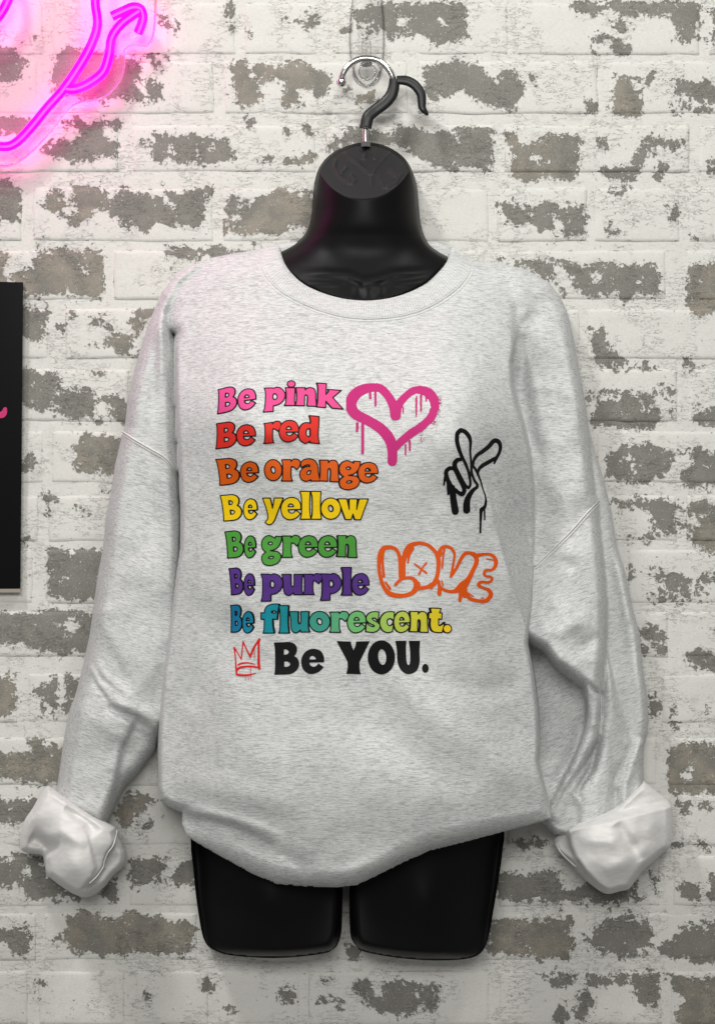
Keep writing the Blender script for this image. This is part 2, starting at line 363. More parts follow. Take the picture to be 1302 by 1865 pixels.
# ------------------------------------------------------------------ the wall of painted bricks
G, T_ = 0, 1   # grey / tan brick showing under the paint
PATCH = """
0:670,8 850,5 848,30 853,70 835,75 790,80 760,60 715,70 690,50 640,25
1:560,22 580,20 578,50 545,48 540,38 560,40
0:445,58 465,62 463,73 448,68
0:510,32 523,38 515,45
0:625,55 645,48 640,58 628,62
0:660,55 680,50 682,62 662,70
0:1033,3 1270,5 1265,30 1272,65 1258,78 1238,60 1225,68 1222,32 1190,30 1172,22 1155,35 1130,30 1115,15 1100,20 1080,30 1050,22
0:1113,42 1145,42 1140,58 1130,72 1152,88 1145,102 1122,98 1115,75 1125,60
0:1078,65 1090,58 1098,68 1082,74
0:1066,85 1090,83 1088,97 1070,97
0:1295,15 1320,15 1320,90 1293,80 1300,50
0:55,65 67,62 62,74
0:295,28 308,30 305,58 296,50
0:318,42 326,42 323,58
0:405,5 430,8 425,55 412,30
0:-25,85 35,88 45,110 42,140 25,150 -25,155
0:100,95 120,88 150,92 185,95 235,108 255,118 250,140 240,152 255,165 268,190 240,180 215,175 185,188 165,180 130,170 97,165 97,120
1:250,95 300,98 318,108 302,112 270,108
0:262,155 280,145 298,160 300,178 265,178
0:285,118 295,115 303,125 285,127
1:422,112 455,112 460,140 470,165 480,185 460,190 425,190 435,165 422,150
1:455,118 500,120 498,150 485,155 470,140
1:508,125 545,112 575,120 600,140 595,170 578,172 560,162 545,165 545,190 515,188 520,160
1:648,175 675,165 690,172 680,185 650,190
0:620,163 636,159 632,172
0:775,120 810,112 868,115 878,125 900,150 910,135 935,132 945,145 950,165 940,185 930,200 895,190 870,192 862,180 840,165 820,178 780,185 768,165 775,145
0:968,140 978,140 975,155
0:1065,185 1085,190 1080,212 1068,205
1:1118,142 1145,140 1158,165 1170,190 1168,210 1155,215 1130,212 1112,195 1122,165
0:1150,135 1162,140 1158,148
0:1183,135 1190,137 1183,165 1168,165
0:1222,145 1250,148 1290,150 1325,160 1300,185 1280,180 1262,185 1255,170 1235,168
0:1215,190 1245,185 1245,210 1225,205
0:1255,190 1300,190 1290,208 1262,205
0:-25,212 50,215 70,225 45,245 0,250 -25,250
0:118,220 145,210 160,222 200,215 218,220 216,290 190,290 140,292 100,285 70,275 100,255 130,250 120,235
0:280,250 310,245 325,252 335,242 350,250 375,250 395,255 415,252 420,270 438,280 420,295 400,298 350,297 290,295 275,285 285,270
0:255,255 268,260 266,280 258,270
0:595,260 640,232 700,240 720,228 735,230 760,235 795,242 850,232 895,232 898,300 880,312 860,300 820,310 790,300 745,270 700,260 600,275
1:552,230 568,222 575,240 560,250 552,235
1:518,290 550,285 570,270 573,290 550,300 522,302
0:445,213 464,219 460,229 446,224
0:515,240 532,244 520,256
0:475,288 490,285 490,300
1:922,240 940,240 938,255 945,270 975,262 1000,245 1030,245 1055,255 1055,280 1050,305 1050,320 1020,322 985,320 960,330 935,325 930,305 940,290 925,280
0:1085,255 1105,255 1105,270 1090,270
0:1155,280 1170,255 1195,245 1215,255 1240,255 1252,265 1225,278 1210,262 1185,270 1175,290 1165,310 1150,330 1125,325 1080,315 1100,308 1140,305
0:1195,290 1212,298 1205,325 1190,330 1192,310
0:1235,280 1254,284 1240,294
0:1290,285 1325,285 1325,320 1285,315
0:-25,330 20,327 38,335 40,385 32,405 15,408 -25,400
1:70,375 90,350 110,342 120,355 118,385 135,398 130,405 100,390 85,382
1:125,338 165,338 190,345 188,380 160,400 138,415 135,390 130,365
0:200,375 230,345 270,355 300,360 310,385 330,400 320,415 290,405 270,418 230,418 225,405 200,395
0:300,345 330,350 388,340 390,355 370,370 372,390 360,410 340,412 310,390 318,370
0:415,360 430,355 435,385 410,395
1:440,372 470,360 500,345 540,355 568,350 580,400 560,420 540,410 510,430 470,425 430,420 410,418 425,400 440,405
0:905,375 925,368 950,375 965,380 985,372 1005,370 1030,375 1062,375 1068,430 1055,442 1035,430 1010,430 1035,410 1020,395 1000,400 1005,420 970,410 968,395 965,410 930,405 915,390
0:1100,410 1118,408 1115,430 1108,432
0:1127,420 1138,420 1135,432
0:1215,370 1235,375 1238,400 1225,405
0:1255,430 1273,434 1268,449
0:1110,345 1145,345 1142,355 1115,355
0:65,448 85,447 82,455 68,454
1:50,490 80,462 100,455 150,462 165,450 185,455 190,525 180,545 150,540 120,530 90,535 60,540 25,530 20,500
1:-20,462 12,465 12,520 -20,520
0:300,453 340,450 465,452 440,462 400,470 370,462 355,478 330,470 308,465
0:311,487 321,489 316,497
0:900,475 1010,475 1015,505 1010,515 990,508 960,490
0:1020,478 1050,482 1068,490 1100,480 1145,485 1195,485 1205,500 1195,515 1203,535 1185,540 1160,530 1135,550 1115,530 1085,540 1060,535 1042,520 1045,500
0:1013,530 1032,522 1033,538 1018,538
1:1255,485 1275,480 1325,485 1325,570 1265,572 1250,560 1252,520
0:20,565 85,568 88,595 80,612 75,628 65,620 25,615
0:108,600 119,598 118,622 110,620
0:165,573 190,570 188,582 170,588
0:188,590 200,592 205,600 195,600
1:245,565 300,560 275,575 262,590 262,612 245,612 238,630 238,645 215,648 205,632 180,635 160,632 190,625 200,612 220,618 240,600
0:246,635 254,635 252,650
0:125,565 138,568 135,585 125,580
0:1075,600 1102,600 1100,625 1120,635 1130,650 1145,672 1110,672 1108,660 1095,658 1092,670 1083,670 1085,650 1075,630
0:1160,668 1178,662 1185,668 1175,676 1162,675
0:1198,655 1205,668 1194,668
0:1238,655 1258,648 1260,665 1275,665 1265,672 1252,675 1250,662
0:1295,665 1325,665 1325,678
0:43,672 60,675 95,682 113,685 112,700 103,712 120,722 115,740 95,735 90,750 75,755 60,742 25,730 25,672
0:110,715 130,708 165,710 178,725 172,740 172,752 155,762 95,760 92,750 112,745
0:175,720 205,718 232,732 240,770 205,765 200,748 205,735 185,728
0:175,765 192,758 195,768 178,770
0:165,678 192,672 192,678 172,682
0:1085,745 1100,735 1122,725 1125,715 1140,712 1170,712 1190,720 1195,735 1200,760 1198,775 1150,778 1085,775 1075,770 1088,752
0:1102,712 1122,710 1120,720 1105,718
0:1190,705 1205,698 1232,708 1230,715 1205,712 1195,718
0:1212,725 1228,720 1226,730 1215,733
0:1220,745 1228,742 1224,758
1:1066,722 1088,718 1085,730 1068,735
0:1263,740 1278,738 1290,755 1285,768 1265,765
0:1280,742 1325,745 1325,775 1295,775
0:25,845 60,830 70,830 70,842 55,855 52,862 25,860
1:115,832 135,825 135,812 160,792 185,788 215,795 228,800 215,862 175,863 150,862 138,858 132,845 135,838
0:1098,845 1110,830 1130,815 1150,812 1180,808 1200,815 1225,825 1222,850 1205,870 1185,885 1165,885 1150,872 1120,875 1100,862 1120,855
0:1235,822 1265,818 1325,822 1325,885 1280,888 1250,885 1235,870 1255,855 1270,845 1262,828
0:75,895 108,900 105,908 92,918 85,912 78,905
0:80,928 90,930 82,945
1:140,928 160,928 160,938 145,938
0:190,896 206,898 202,905
0:43,979 58,976 56,986 45,986
0:1112,908 1180,908 1230,912 1225,930 1230,945 1230,975 1212,972 1210,960 1195,970 1183,965 1182,935 1165,925 1150,920 1120,930
0:1140,974 1151,978 1140,985
0:1175,973 1185,978 1176,986
1:1255,918 1325,915 1325,1008 1275,1005 1272,990 1252,985 1250,960 1265,950 1258,940 1252,930
0:88,1000 100,1000 115,1005 140,1005 150,998 195,1000 185,1090 130,1092 95,1090 88,1060 88,1020
0:1137,1045 1150,1029 1152,1040 1146,1062
0:1180,1045 1190,1028 1192,1042 1220,1045 1250,1048 1265,1055 1275,1045 1325,1042 1325,1060 1260,1065 1250,1080 1235,1080 1215,1070 1205,1060
0:1180,1085 1205,1080 1210,1100 1195,1098
0:1225,1095 1250,1085 1250,1100 1230,1102
0:1270,1075 1295,1080 1290,1095 1275,1092
0:-25,1115 40,1120 75,1115 110,1110 175,1120 170,1190 100,1190 55,1180 40,1170 20,1175 -25,1172
0:1160,1140 1205,1145 1215,1155 1212,1165 1185,1168 1165,1155
0:1165,1175 1213,1172 1205,1185 1170,1190
0:1250,1195 1275,1180 1290,1190 1325,1200 1325,1225 1285,1220 1270,1210 1248,1212
0:1290,1145 1325,1150 1325,1170
1:-25,1228 28,1226 30,1285 22,1300 10,1305 -25,1300
0:60,1268 85,1245 105,1235 110,1250 105,1268 118,1295 105,1300 85,1285 65,1272
0:118,1232 150,1232 140,1270 128,1310 118,1300 125,1280
0:75,1295 95,1292 92,1302 78,1300
0:1178,1262 1200,1262 1202,1290 1190,1310 1180,1285
0:1224,1284 1239,1288 1235,1296
0:1215,1310 1236,1317 1230,1328 1218,1322
0:1276,1289 1291,1292 1285,1302
1:-25,1365 35,1372 60,1365 55,1345 80,1348 90,1360 125,1360 115,1425 70,1428 30,1420 10,1422 -25,1415
1:1220,1365 1235,1360 1275,1358 1325,1365 1325,1448 1275,1445 1218,1445 1218,1400
0:-25,1452 20,1458 35,1455 80,1450 75,1475 68,1500 -25,1495
1:210,1480 240,1445 270,1445 280,1460 262,1475 250,1490 240,1500 225,1505 215,1500
0:255,1500 278,1495 275,1510 258,1525
0:1235,1466 1256,1465 1252,1478 1240,1479
0:1265,1466 1300,1467 1290,1476
0:1225,1533 1246,1534 1240,1544 1228,1542
0:1265,1533 1291,1536 1285,1547
0:935,1533 1000,1531 998,1541 940,1543
0:-25,1565 30,1560 80,1560 85,1595 110,1605 130,1625 145,1635 80,1640 50,1632 42,1612 20,1610 -25,1600
0:185,1620 200,1600 215,1600 213,1645 190,1642
0:238,1575 255,1562 300,1562 302,1585 285,1600 265,1610 250,1625 238,1615
0:302,1610 325,1580 335,1565 365,1570 368,1615 335,1612
0:905,1595 935,1585 960,1595 1000,1585 1018,1590 1030,1620 1060,1630 1060,1643 980,1640 895,1635
0:1050,1610 1080,1605 1160,1605 1165,1640 1080,1645 1055,1635
0:1180,1590 1198,1588 1195,1600 1182,1600
0:1187,1610 1197,1611 1190,1626
0:1230,1610 1250,1605 1275,1620 1270,1640 1240,1632
0:1292,1590 1325,1590 1325,1640 1290,1640
1:105,1710 118,1690 125,1668 160,1662 190,1670 215,1675 235,1662 260,1672 290,1665 305,1680 345,1675 360,1690 352,1710 345,1735 325,1738 290,1735 220,1737 160,1738 128,1735 118,1715
0:-15,1690 15,1692 45,1685 60,1705 55,1735 30,1738 20,1720 -15,1720
1:890,1680 940,1672 1000,1675 1042,1672 1043,1710 1035,1745 990,1742 885,1738
0:1068,1712 1090,1690 1110,1675 1150,1672 1185,1685 1190,1700 1185,1725 1160,1735 1130,1750 1110,1735 1080,1730
0:1195,1725 1215,1715 1240,1700 1235,1682 1270,1685 1325,1680 1325,1750 1270,1752 1215,1745
0:632,1725 656,1728 650,1746 635,1743
0:640,1785 665,1785 680,1795 720,1785 800,1790 800,1835 760,1838 740,1850 710,1845 670,1832 645,1800
0:584,1780 601,1779 601,1791 588,1792
0:580,1820 600,1818 595,1830 583,1832
0:615,1820 635,1820 632,1838 612,1838
1:515,1800 540,1795 540,1822 505,1820
0:409,1831 429,1838 422,1847
0:62,1775 90,1778 78,1795 65,1785
0:62,1810 72,1802 70,1820
0:370,1775 392,1780 392,1800 380,1815 370,1800
0:265,1810 275,1812 272,1835 262,1828
0:973,1775 1200,1772 1198,1830 1180,1832 1155,1815 1155,1795 1120,1790 1090,1795 1060,1785 1030,1795 1000,1790
0:1050,1808 1080,1805 1078,1830 1060,1845 1080,1850 1050,1867 1045,1845
1:1220,1780 1325,1778 1325,1875 1240,1872 1225,1840 1250,1820 1225,1805
0:1014,1827 1031,1825 1032,1833 1018,1836
0:1005,1850 1028,1845 1028,1862 1008,1860
"""
HOLES = """
720,30 745,28 742,45 728,50
800,35 822,28 826,42 808,50
190,235 200,232 215,250 205,262 185,250
112,248 128,230 152,238 138,250 130,262
120,345 132,345 137,385 130,398 122,380
298,272 318,262 318,280 305,286
355,268 370,282 362,284
378,268 398,262 392,280 380,278
140,490 165,485 168,502 148,502
175,500 183,500 180,515
1080,500 1096,502 1088,520 1078,515
1105,502 1120,502 1118,510
1160,500 1175,500 1170,520 1157,518
1094,520 1105,520 1100,533
965,280 980,285 990,295 975,302 985,310 965,295
1228,60 1236,35 1242,50 1238,60
1166,732 1180,730 1180,740 1176,755 1166,750
1146,745 1155,738 1154,752
1142,835 1152,838 1162,865 1154,868 1145,850
1193,948 1202,940 1200,955 1192,958
1262,935 1290,938 1275,948 1285,965 1275,972 1262,950
112,1048 126,1040 130,1052 115,1052
122,1130 140,1130 148,1145 132,1150 122,1160 120,1142
1245,1400 1260,1398 1262,1420 1245,1422
1270,300 1280,300 1275,320
820,228 832,232 846,262 828,255
1030,495 1038,500 1028,512 1012,505
36,1595 45,1580 52,1580 42,1600
210,1682 235,1675 230,1690 240,1700 225,1698
680,1810 695,1800 700,1808 690,1820
760,1808 772,1798 772,1812 758,1815
"""
polys = []
for ln in PATCH.strip().splitlines():
    t, r = ln.split(':'); polys.append((int(t), A([[float(v) for v in q.split(',')] for q in r.split()])))
holes = [A([[float(v) for v in q.split(',')] for q in ln.split()]) for ln in HOLES.strip().splitlines()]
# global coverage field (5 px lattice) sampled by the bricks and the mortar
FX0, FY0, FS = -260, -200, 4
fx = np.arange(FX0, 1560, FS); fy = np.arange(FY0, 2080, FS); FXX, FYY = np.meshgrid(fx, fy)
field = np.full(FXX.shape, 60.0); tonef = np.zeros(FXX.shape)
def local(poly, m=50):
    a = poly.min(0)-m; b = poly.max(0)+m
    i0, i1 = np.searchsorted(fx, [a[0], b[0]]); j0, j1 = np.searchsorted(fy, [a[1], b[1]]); return slice(j0, j1), slice(i0, i1)
for tn, pl in polys:
    sl = local(pl); d = sdf(FXX[sl], FYY[sl], pl)
    field[sl] = np.minimum(field[sl], d); tonef[sl] = np.where(d < 6, tn, tonef[sl])
# the unseen margins of the wall continue the same pattern
rs = np.random.RandomState(3)
for k in range(46):
    x, y = rs.uniform(-230, 1530), rs.uniform(-180, 2050)
    if -40 < x < 1342 and -40 < y < 1905: continue
    ww, hh = rs.uniform(20, 80), rs.uniform(12, 34); an = np.linspace(0, 2*np.pi, 9)[:-1]
    pl = np.stack([x+ww*np.cos(an)*rs.uniform(.7, 1, 8), y+hh*np.sin(an)*rs.uniform(.7, 1, 8)], -1)
    sl = local(pl); field[sl] = np.minimum(field[sl], sdf(FXX[sl], FYY[sl], pl))
for pl in holes:
    sl = local(pl, 14); field[sl] = np.maximum(field[sl], -sdf(FXX[sl], FYY[sl], pl)-1)
expo = np.clip(-field/10.0, -2.6, 1.05)+np.where(field < 0, .10, -.12)
expo = expo+.55*vnoise(FXX, FYY, 15, 11, 5)+.35*vnoise(FXX, FYY, 7, 6, 6)
def samp(a, x, y):
    u = np.clip((x-FX0)/FS, 0, len(fx)-1.001); v = np.clip((y-FY0)/FS, 0, len(fy)-1.001)
    i, j = u.astype(int), v.astype(int); u -= i; v -= j
    return (a[j, i]*(1-u)+a[j, i+1]*u)*(1-v)+(a[j+1, i]*(1-u)+a[j+1, i+1]*u)*v
ROWS = [
 (-110, -8, [(-250, 240), (258, 590), (606, 750), (765, 1090), (1106, 1440)]),
 (5, 100, [(-250, 80), (98, 430), (446, 578), (598, 925), (942, 1272), (1290, 1530)]),
 (112, 208, [(-250, 70), (92, 390), (408, 742), (760, 1088), (1108, 1440)]),
 (228, 314, [(-120, 216), (242, 576), (594, 900), (918, 1254), (1272, 1530)]),
 (342, 440, [(-250, 40), (60, 388), (406, 722), (738, 890), (905, 1067), (1080, 1236), (1253, 1530)]),
 (456, 546, [(-150, 190), (208, 540), (556, 882), (898, 1212), (1250, 1530)]),
 (563, 654, [(-200, 88), (120, 460), (476, 720), (738, 1056), (1068, 1396)]),
 (672, 768, [(-110, 236), (256, 580), (596, 890), (908, 1232), (1252, 1530)]),
 (785, 880, [(-230, 80), (94, 420), (440, 745), (762, 1066), (1086, 1420)]),
 (902, 986, [(-200, 70), (88, 420), (440, 540), (558, 880), (898, 1232), (1250, 1530)]),
 (1000, 1098, [(-240, 60), (86, 430), (448, 800), (820, 1125), (1142, 1470)]),
 (1114, 1196, [(-150, 170), (188, 520), (540, 870), (888, 1216), (1238, 1530)]),
 (1226, 1316, [(-250, 32), (52, 380), (398, 720), (740, 1060), (1078, 1182), (1204, 1530)]),
 (1343, 1430, [(-150, 200), (218, 550), (570, 880), (900, 1196), (1216, 1530)]),
 (1448, 1540, [(-250, 70), (90, 205), (222, 560), (580, 905), (922, 1222), (1240, 1530)]),
 (1558, 1650, [(-120, 216), (236, 568), (588, 888), (908, 1200), (1226, 1530)]),
 (1662, 1748, [(-230, 66), (82, 360), (378, 700), (718, 1042), (1064, 1400)]),
 (1768, 1866, [(-250, 52), (72, 228), (246, 380), (396, 545), (562, 890), (908, 1204), (1220, 1530)]),
 (1884, 1975, [(-180, 150), (168, 500), (518, 850), (868, 1190), (1208, 1530)]),
]
MORT = 0.0
wall_root = None
def grid_mesh(name, xs, ys, dfun, parent, edgefun):
    X, Y = np.meshgrid(xs, ys); X = X.ravel(); Y = Y.ravel(); nx, ny = len(xs), len(ys)
    D = dfun(X, Y); V = P(X, Y, D); Fc = []
    for j in range(ny-1):
        for i in range(nx-1):
            a = j*nx+i; Fc.append([a, a+nx, a+nx+1, a+1])
    return link(name, V, Fc, M_wall, parent, True, {'exposed': samp(expo, X, Y), 'tone': samp(tonef, X, Y), 'edge': edgefun(X, Y)})
bw = grid_mesh('brick_wall', np.arange(-320, 1640, 14.0), np.arange(-240, 2110, 14.0), lambda x, y: 0*x-.0009+.0005*vnoise(x, y, 30, 12), None,
               lambda x, y: 0*x+.50)
tag(bw, 'whitewashed brick wall with flaking paint baring grey brick, behind the hanging sweatshirt', 'wall', kind='structure')
for (ya, yb, br) in ROWS:
    for (xa, xb) in br:
        dz = random.uniform(-.0004, .0006); tl = random.uniform(-.004, .004)
        ins_ = 7.0
        xs = np.concatenate([[xa-1, xa+1.5], np.linspace(xa+ins_, xb-ins_, max(4, int((xb-xa)/11))), [xb-1.5, xb+1]])
        ys = np.concatenate([[ya-1, ya+1.5], np.linspace(ya+ins_, yb-ins_, 8), [yb-1.5, yb+1]])
        wob = [random.uniform(-2, 2) for _ in range(8)]
        def df(x, y):
            e = np.minimum(np.minimum(x-xa, xb-x), np.minimum(y-ya, yb-y))
            return np.where(e < 0, -.0022, np.where(e < 3, -.0004, .0002))+dz+.0004*vnoise(x, y, 26, 20, 3)
        def ef(x, y):
            e = np.minimum(np.minimum(x-xa, xb-x), (np.minimum(y-ya, yb-y)))
            return np.clip(1-e/7.0, 0, 1)
        X0, Y0 = np.meshgrid(xs, ys)
        ob = grid_mesh('brick', xs, ys, df, bw, ef)
        # hand-laid outline: bow the edges a little
        me = ob.data; co = np.empty(len(me.vertices)*3); me.vertices.foreach_get('co', co); co = co.reshape(-1, 3)
        co[:, 2] += S*(2.0*vnoise(X0.ravel(), Y0.ravel()*0+ya, 60, 1, 5)); co[:, 0] += S*1.8*vnoise(X0.ravel()*0+xa, Y0.ravel(), 1, 35, 8)
        me.vertices.foreach_set('co', co.ravel()); me.update()

# ------------------------------------------------------------------ sweatshirt shape (depth out from the wall, metres)
TOR = [(500,447),(470,455),(434,460),(388,469),(351,483),(320,501),(297,530),(296,556),(299,585),(306,600),(318,609),(317,636),(318,712),(321,788),(324,851),
 (328,927),(327,1000),(319,1050),(310,1120),(296,1224),(288,1311),(287,1381),(288,1434),(291,1457),(308,1471),(332,1480),(332,1501),(342,1524),(364,1538),
 (403,1560),(459,1591),(504,1610),(560,1615),(616,1616),(650,1612),(695,1591),(745,1566),(785,1549),(841,1535),(919,1514),(984,1497),(1003,1491),(1003,1470),
 (992,1428),(982,1386),(984,1357),(982,1293),(974,1229),(963,1172),(972,1100),(977,1030),(977,960),(975,887),(967,822),(956,774),(944,735),(936,700),(934,660),
 (940,628),(955,590),(985,560),(1008,540),(1001,517),(979,502),(946,488),(913,480),(855,476),(826,458)]
NECK = smooth([(508,452),(516,478),(532,500),(560,522),(610,541),(665,548),(720,541),(770,520),(802,492),(817,470),(821,455),(821,380),(508,380)], True, 5, (0, 10, 11, 12))
COLO = smooth([(470,455),(473,475),(486,503),(512,530),(560,556),(615,574),(670,580),(735,574),(790,554),(835,522),(856,492),(857,474),(826,452),(826,380),(500,380),(500,446)], True, 5, (0, 11, 12, 13, 14, 15))
torso0 = rbf([(665,560,.122),(560,540,.105),(780,540,.105),(400,480,.070),(470,470,.078),(850,485,.078),(930,495,.070),(310,530,.060),(1000,545,.060),
 (480,620,.150),(655,640,.158),(830,620,.150),(350,620,.105),(930,620,.105),(440,720,.192),(655,740,.196),(860,720,.192),(345,720,.140),
 (460,800,.212),(655,830,.208),(840,810,.214),(350,850,.150),(940,800,.150),(470,900,.200),(655,950,.200),(820,900,.202),(350,1000,.150),(950,950,.150),
 (450,1080,.188),(655,1100,.192),(830,1080,.190),(345,1150,.142),(940,1150,.150),(450,1280,.184),(655,1280,.186),(850,1280,.186),(320,1320,.135),(960,1330,.140),
 (440,1440,.186),(655,1450,.196),(860,1440,.190),(320,1450,.140),(970,1470,.142),(420,1530,.165),(600,1590,.172),(760,1540,.176),(900,1500,.165)])
def torsoD(X, Y):
    d = -sdf(X, Y, TOR)
    D0 = torso0(X, Y)
    D0 = D0+.0045*vnoise(X, Y, 150, 190, 1)+.0022*vnoise(X, Y, 60, 90, 2)+.0010*crease(X+.6*Y, Y, 120, 160, 9)+.0007*vnoise(X, Y, 26, 34, 4)
    # soft folds hanging from the bust
    D0 = D0+ridge(X, Y, [(430,770),(470,812),(560,835)], 26, -.0035)+ridge(X, Y, [(420,740),(470,785),(600,800)], 30, .003)
    D0 = D0+ridge(X, Y, [(905,790),(880,850),(900,930)], 24, -.005)+ridge(X, Y, [(850,780),(835,880),(885,1010)], 34, .004)
    D0 = D0+ridge(X, Y, [(330,1130),(420,1250),(470,1420)], 45, .006)+ridge(X, Y, [(335,1290),(400,1180),(440,1100)], 28, -.006)
    D0 = D0+ridge(X, Y, [(700,1215),(790,1300),(900,1380),(985,1440)], 34, .008)+ridge(X, Y, [(640,1290),(760,1380),(860,1450)], 34, -.006)
    D0 = D0+ridge(X, Y, [(960,1240),(880,1260),(790,1230)], 28, -.006)+ridge(X, Y, [(300,1420),(420,1440),(560,1470)], 26, .004)
    D0 = D0+ridge(X, Y, [(300,640),(380,690),(470,700)], 30, -.003)
    # front panel edge that breaks away to the side
    cd, ct, cs_ = polyd(X, Y, [(868,800),(880,860),(888,895),(903,960),(925,1040),(940,1089),(964,1172)])
    sdd = np.maximum(cd*cs_-1, 0); cw = np.clip(ct/.6, 0, 1); cw = cw*cw*(3-2*cw); D0 = D0-np.minimum(.0010*sdd, .050)*cw-.006*np.clip(sdd/4, 0, 1)*cw*np.clip((1-ct)/.1, 0, 1)
    D0 = D0+ridge(X, Y, [(884,880),(900,960),(922,1040),(945,1110)], 16, .004)*(cs_ < 0)
    # gathered hem: lower left layer sits further back
    D0 = D0+stepf(X, Y, [(520,1560),(498,1540),(476,1524),(440,1507),(420,1499),(370,1488),(336,1482),(318,1476)], -.020, 3.5, 60, .45, 0)
    D0 = D0+ridge(X, Y, [(335,1474),(400,1486),(470,1508),(520,1530)], 11, .004)+ridge(X, Y, [(470,1600),(600,1603),(700,1575),(860,1520),(990,1485)], 16, .005)
    D0 = D0+ridge(X, Y, [(510,1545),(545,1575),(560,1600)], 14, -.004)
    base = .030+.088*np.clip((Y-1400)/90, 0, 1)
    R = 46-37*np.clip((Y-560)/70, 0, 1)+26*np.clip((Y-1440)/60, 0, 1)
    side = np.clip((X-300)/60, 0, 1)*np.clip((1000-X)/60, 0, 1)
    return rim(D0, d, R, base)
SLL = [(388,469),(351,483),(320,501),(295,532),(283,560),(271,590),(260,626),(252,649),(242,687),(233,725),(228,775),(224,786),(218,813),(210,846),(204,887),
 (194,940),(188,1000),(178,1050),(171,1102),(164,1155),(153,1207),(138,1266),(127,1294),(117,1346),(105,1430),(96,1470),(190,1515),(198,1495),(214,1460),
 (230,1430),(253,1407),(283,1368),(292,1340),(325,1300),(334,1100),(334,1000),(332,940),(328,844),(326,813),(323,690),(322,640),(316,600),(312,570),(330,520)]
sll0 = rbf([(340,500,.062),(300,540,.066),(290,600,.082),(262,640,.078),(300,700,.084),(245,750,.086),(290,800,.088),(215,900,.086),(290,950,.090),
 (200,1050,.084),(262,1050,.102),(310,1100,.095),(182,1150,.084),(250,1200,.098),(160,1250,.080),(220,1300,.098),(275,1290,.086),(130,1380,.078),(200,1400,.088),(160,1470,.082)])
def sllD(X, Y):
    d = -sdf(X, Y, SLL); D0 = sll0(X, Y)+.002*vnoise(X, Y, 60, 110, 11)+.001*vnoise(X, Y, 28, 40, 12)+(.0007+.0013*np.clip((Y-1150)/120, 0, 1))*crease(X+.5*Y, Y, 70, 46, 13)
    D0 = D0+stepf(X, Y, [(183,1262),(193,1273),(216,1287),(244,1297),(265,1312),(292,1340)], .013, 3, 34, .3, 0)
    D0 = D0+ridge(X, Y, [(193,1284),(216,1298),(244,1308),(262,1324)], 9, -.007)
    D0 = D0+ridge(X, Y, [(160,1200),(176,1240),(205,1268)], 6, .005)+ridge(X, Y, [(172,1195),(192,1232),(240,1270)], 6, .004)+ridge(X, Y, [(166,1222),(180,1255),(200,1282)], 4, -.004)
    D0 = D0+stepf(X, Y, [(168,1105),(172,1116),(195,1165),(223,1210),(244,1245),(262,1275)], .005, 4, 60, .1, .3)
    D0 = D0+stepf(X, Y, [(150,1240),(143,1273),(143,1330),(140,1364),(129,1416),(122,1452)], .007, 2.5, 40, .2, 0)
    D0 = D0+stepf(X, Y, [(250,1300),(244,1318),(224,1361),(212,1420),(205,1449),(196,1500)], -.022, 2.5, 400, .15, 0)
    D0 = D0+ridge(X, Y, [(232,1335),(252,1365),(278,1372)], 12, .003)+ridge(X, Y, [(150,1300),(190,1320),(215,1350)], 14, .003)
    D0 = D0+ridge(X, Y, [(268,570),(255,640),(248,720)], 7, .004)+ridge(X, Y, [(282,590),(280,680),(276,760)], 8, -.004)+ridge(X, Y, [(292,575),(294,640),(292,720)], 6, .004)
    D0 = D0+ridge(X, Y, [(215,1040),(235,1015),(255,1000)], 16, -.003)
    return rim(D0, d, 26, .014)
SLR = [(913,480),(946,488),(979,502),(1001,517),(1018,537),(1032,567),(1043,611),(1051,656),(1059,697),(1067,744),(1074,800),(1078,848),(1085,900),(1090,912),
 (1093,955),(1099,1010),(1104,1058),(1107,1106),(1106,1155),(1104,1203),(1100,1250),(1093,1280),(1086,1267),(1061,1254),(1029,1229),(1006,1212),(987,1186),(955,1166),(900,1120),(900,700),(940,560)]
slr0 = rbf([(960,510,.064),(1010,560,.068),(985,600,.086),(1030,620,.082),(955,700,.070),(1040,720,.092),(980,800,.076),(1025,820,.094),(1060,820,.088),(985,900,.076),(1030,900,.098),
 (1070,930,.092),(990,1000,.078),(1030,1010,.100),(1060,1040,.104),(1000,1100,.100),(1070,1120,.106),(1020,1190,.122),(1080,1230,.114),(960,1120,.100)])
BACKR = [(1040,640),(1074,790),(1085,830),(1099,874),(1112,929),(1122,993),(1138,1042),(1151,1106),(1164,1155),(1170,1216),(1178,1269),(1180,1315),(1178,1338),(1172,1361),
 (1171,1396),(1172,1425),(1170,1470),(1050,1530),(1008,1520),(985,1497),(960,1480),(950,1100),(1000,800)]
backr0 = rbf([(1060,760,.040),(1100,900,.042),(1120,1050,.046),(1150,1200,.052),(1165,1320,.054),(1100,1250,.050),(1040,1270,.030),(1000,1250,.024),(1000,1310,.036),(1020,1400,.060),(1060,1470,.072),(1140,1430,.064),(1000,1490,.066),(970,1200,.020)])
PANR = [(1098,1190),(1104,1150),(1112,1200),(1130,1260),(1150,1330),(1160,1350),(1150,1390),(1131,1420),(1120,1500),(1040,1540),(1046,1440),(1074,1400),(1085,1350),(1092,1300)]
LIP = smooth([(1060,1235),(1094,1262),(1095,1309),(1091,1344),(1075,1378),(1049,1420),(1030,1448),(1004,1494),(990,1484),(1014,1430),(1036,1392),(1056,1350),(1066,1306)], True, 4)
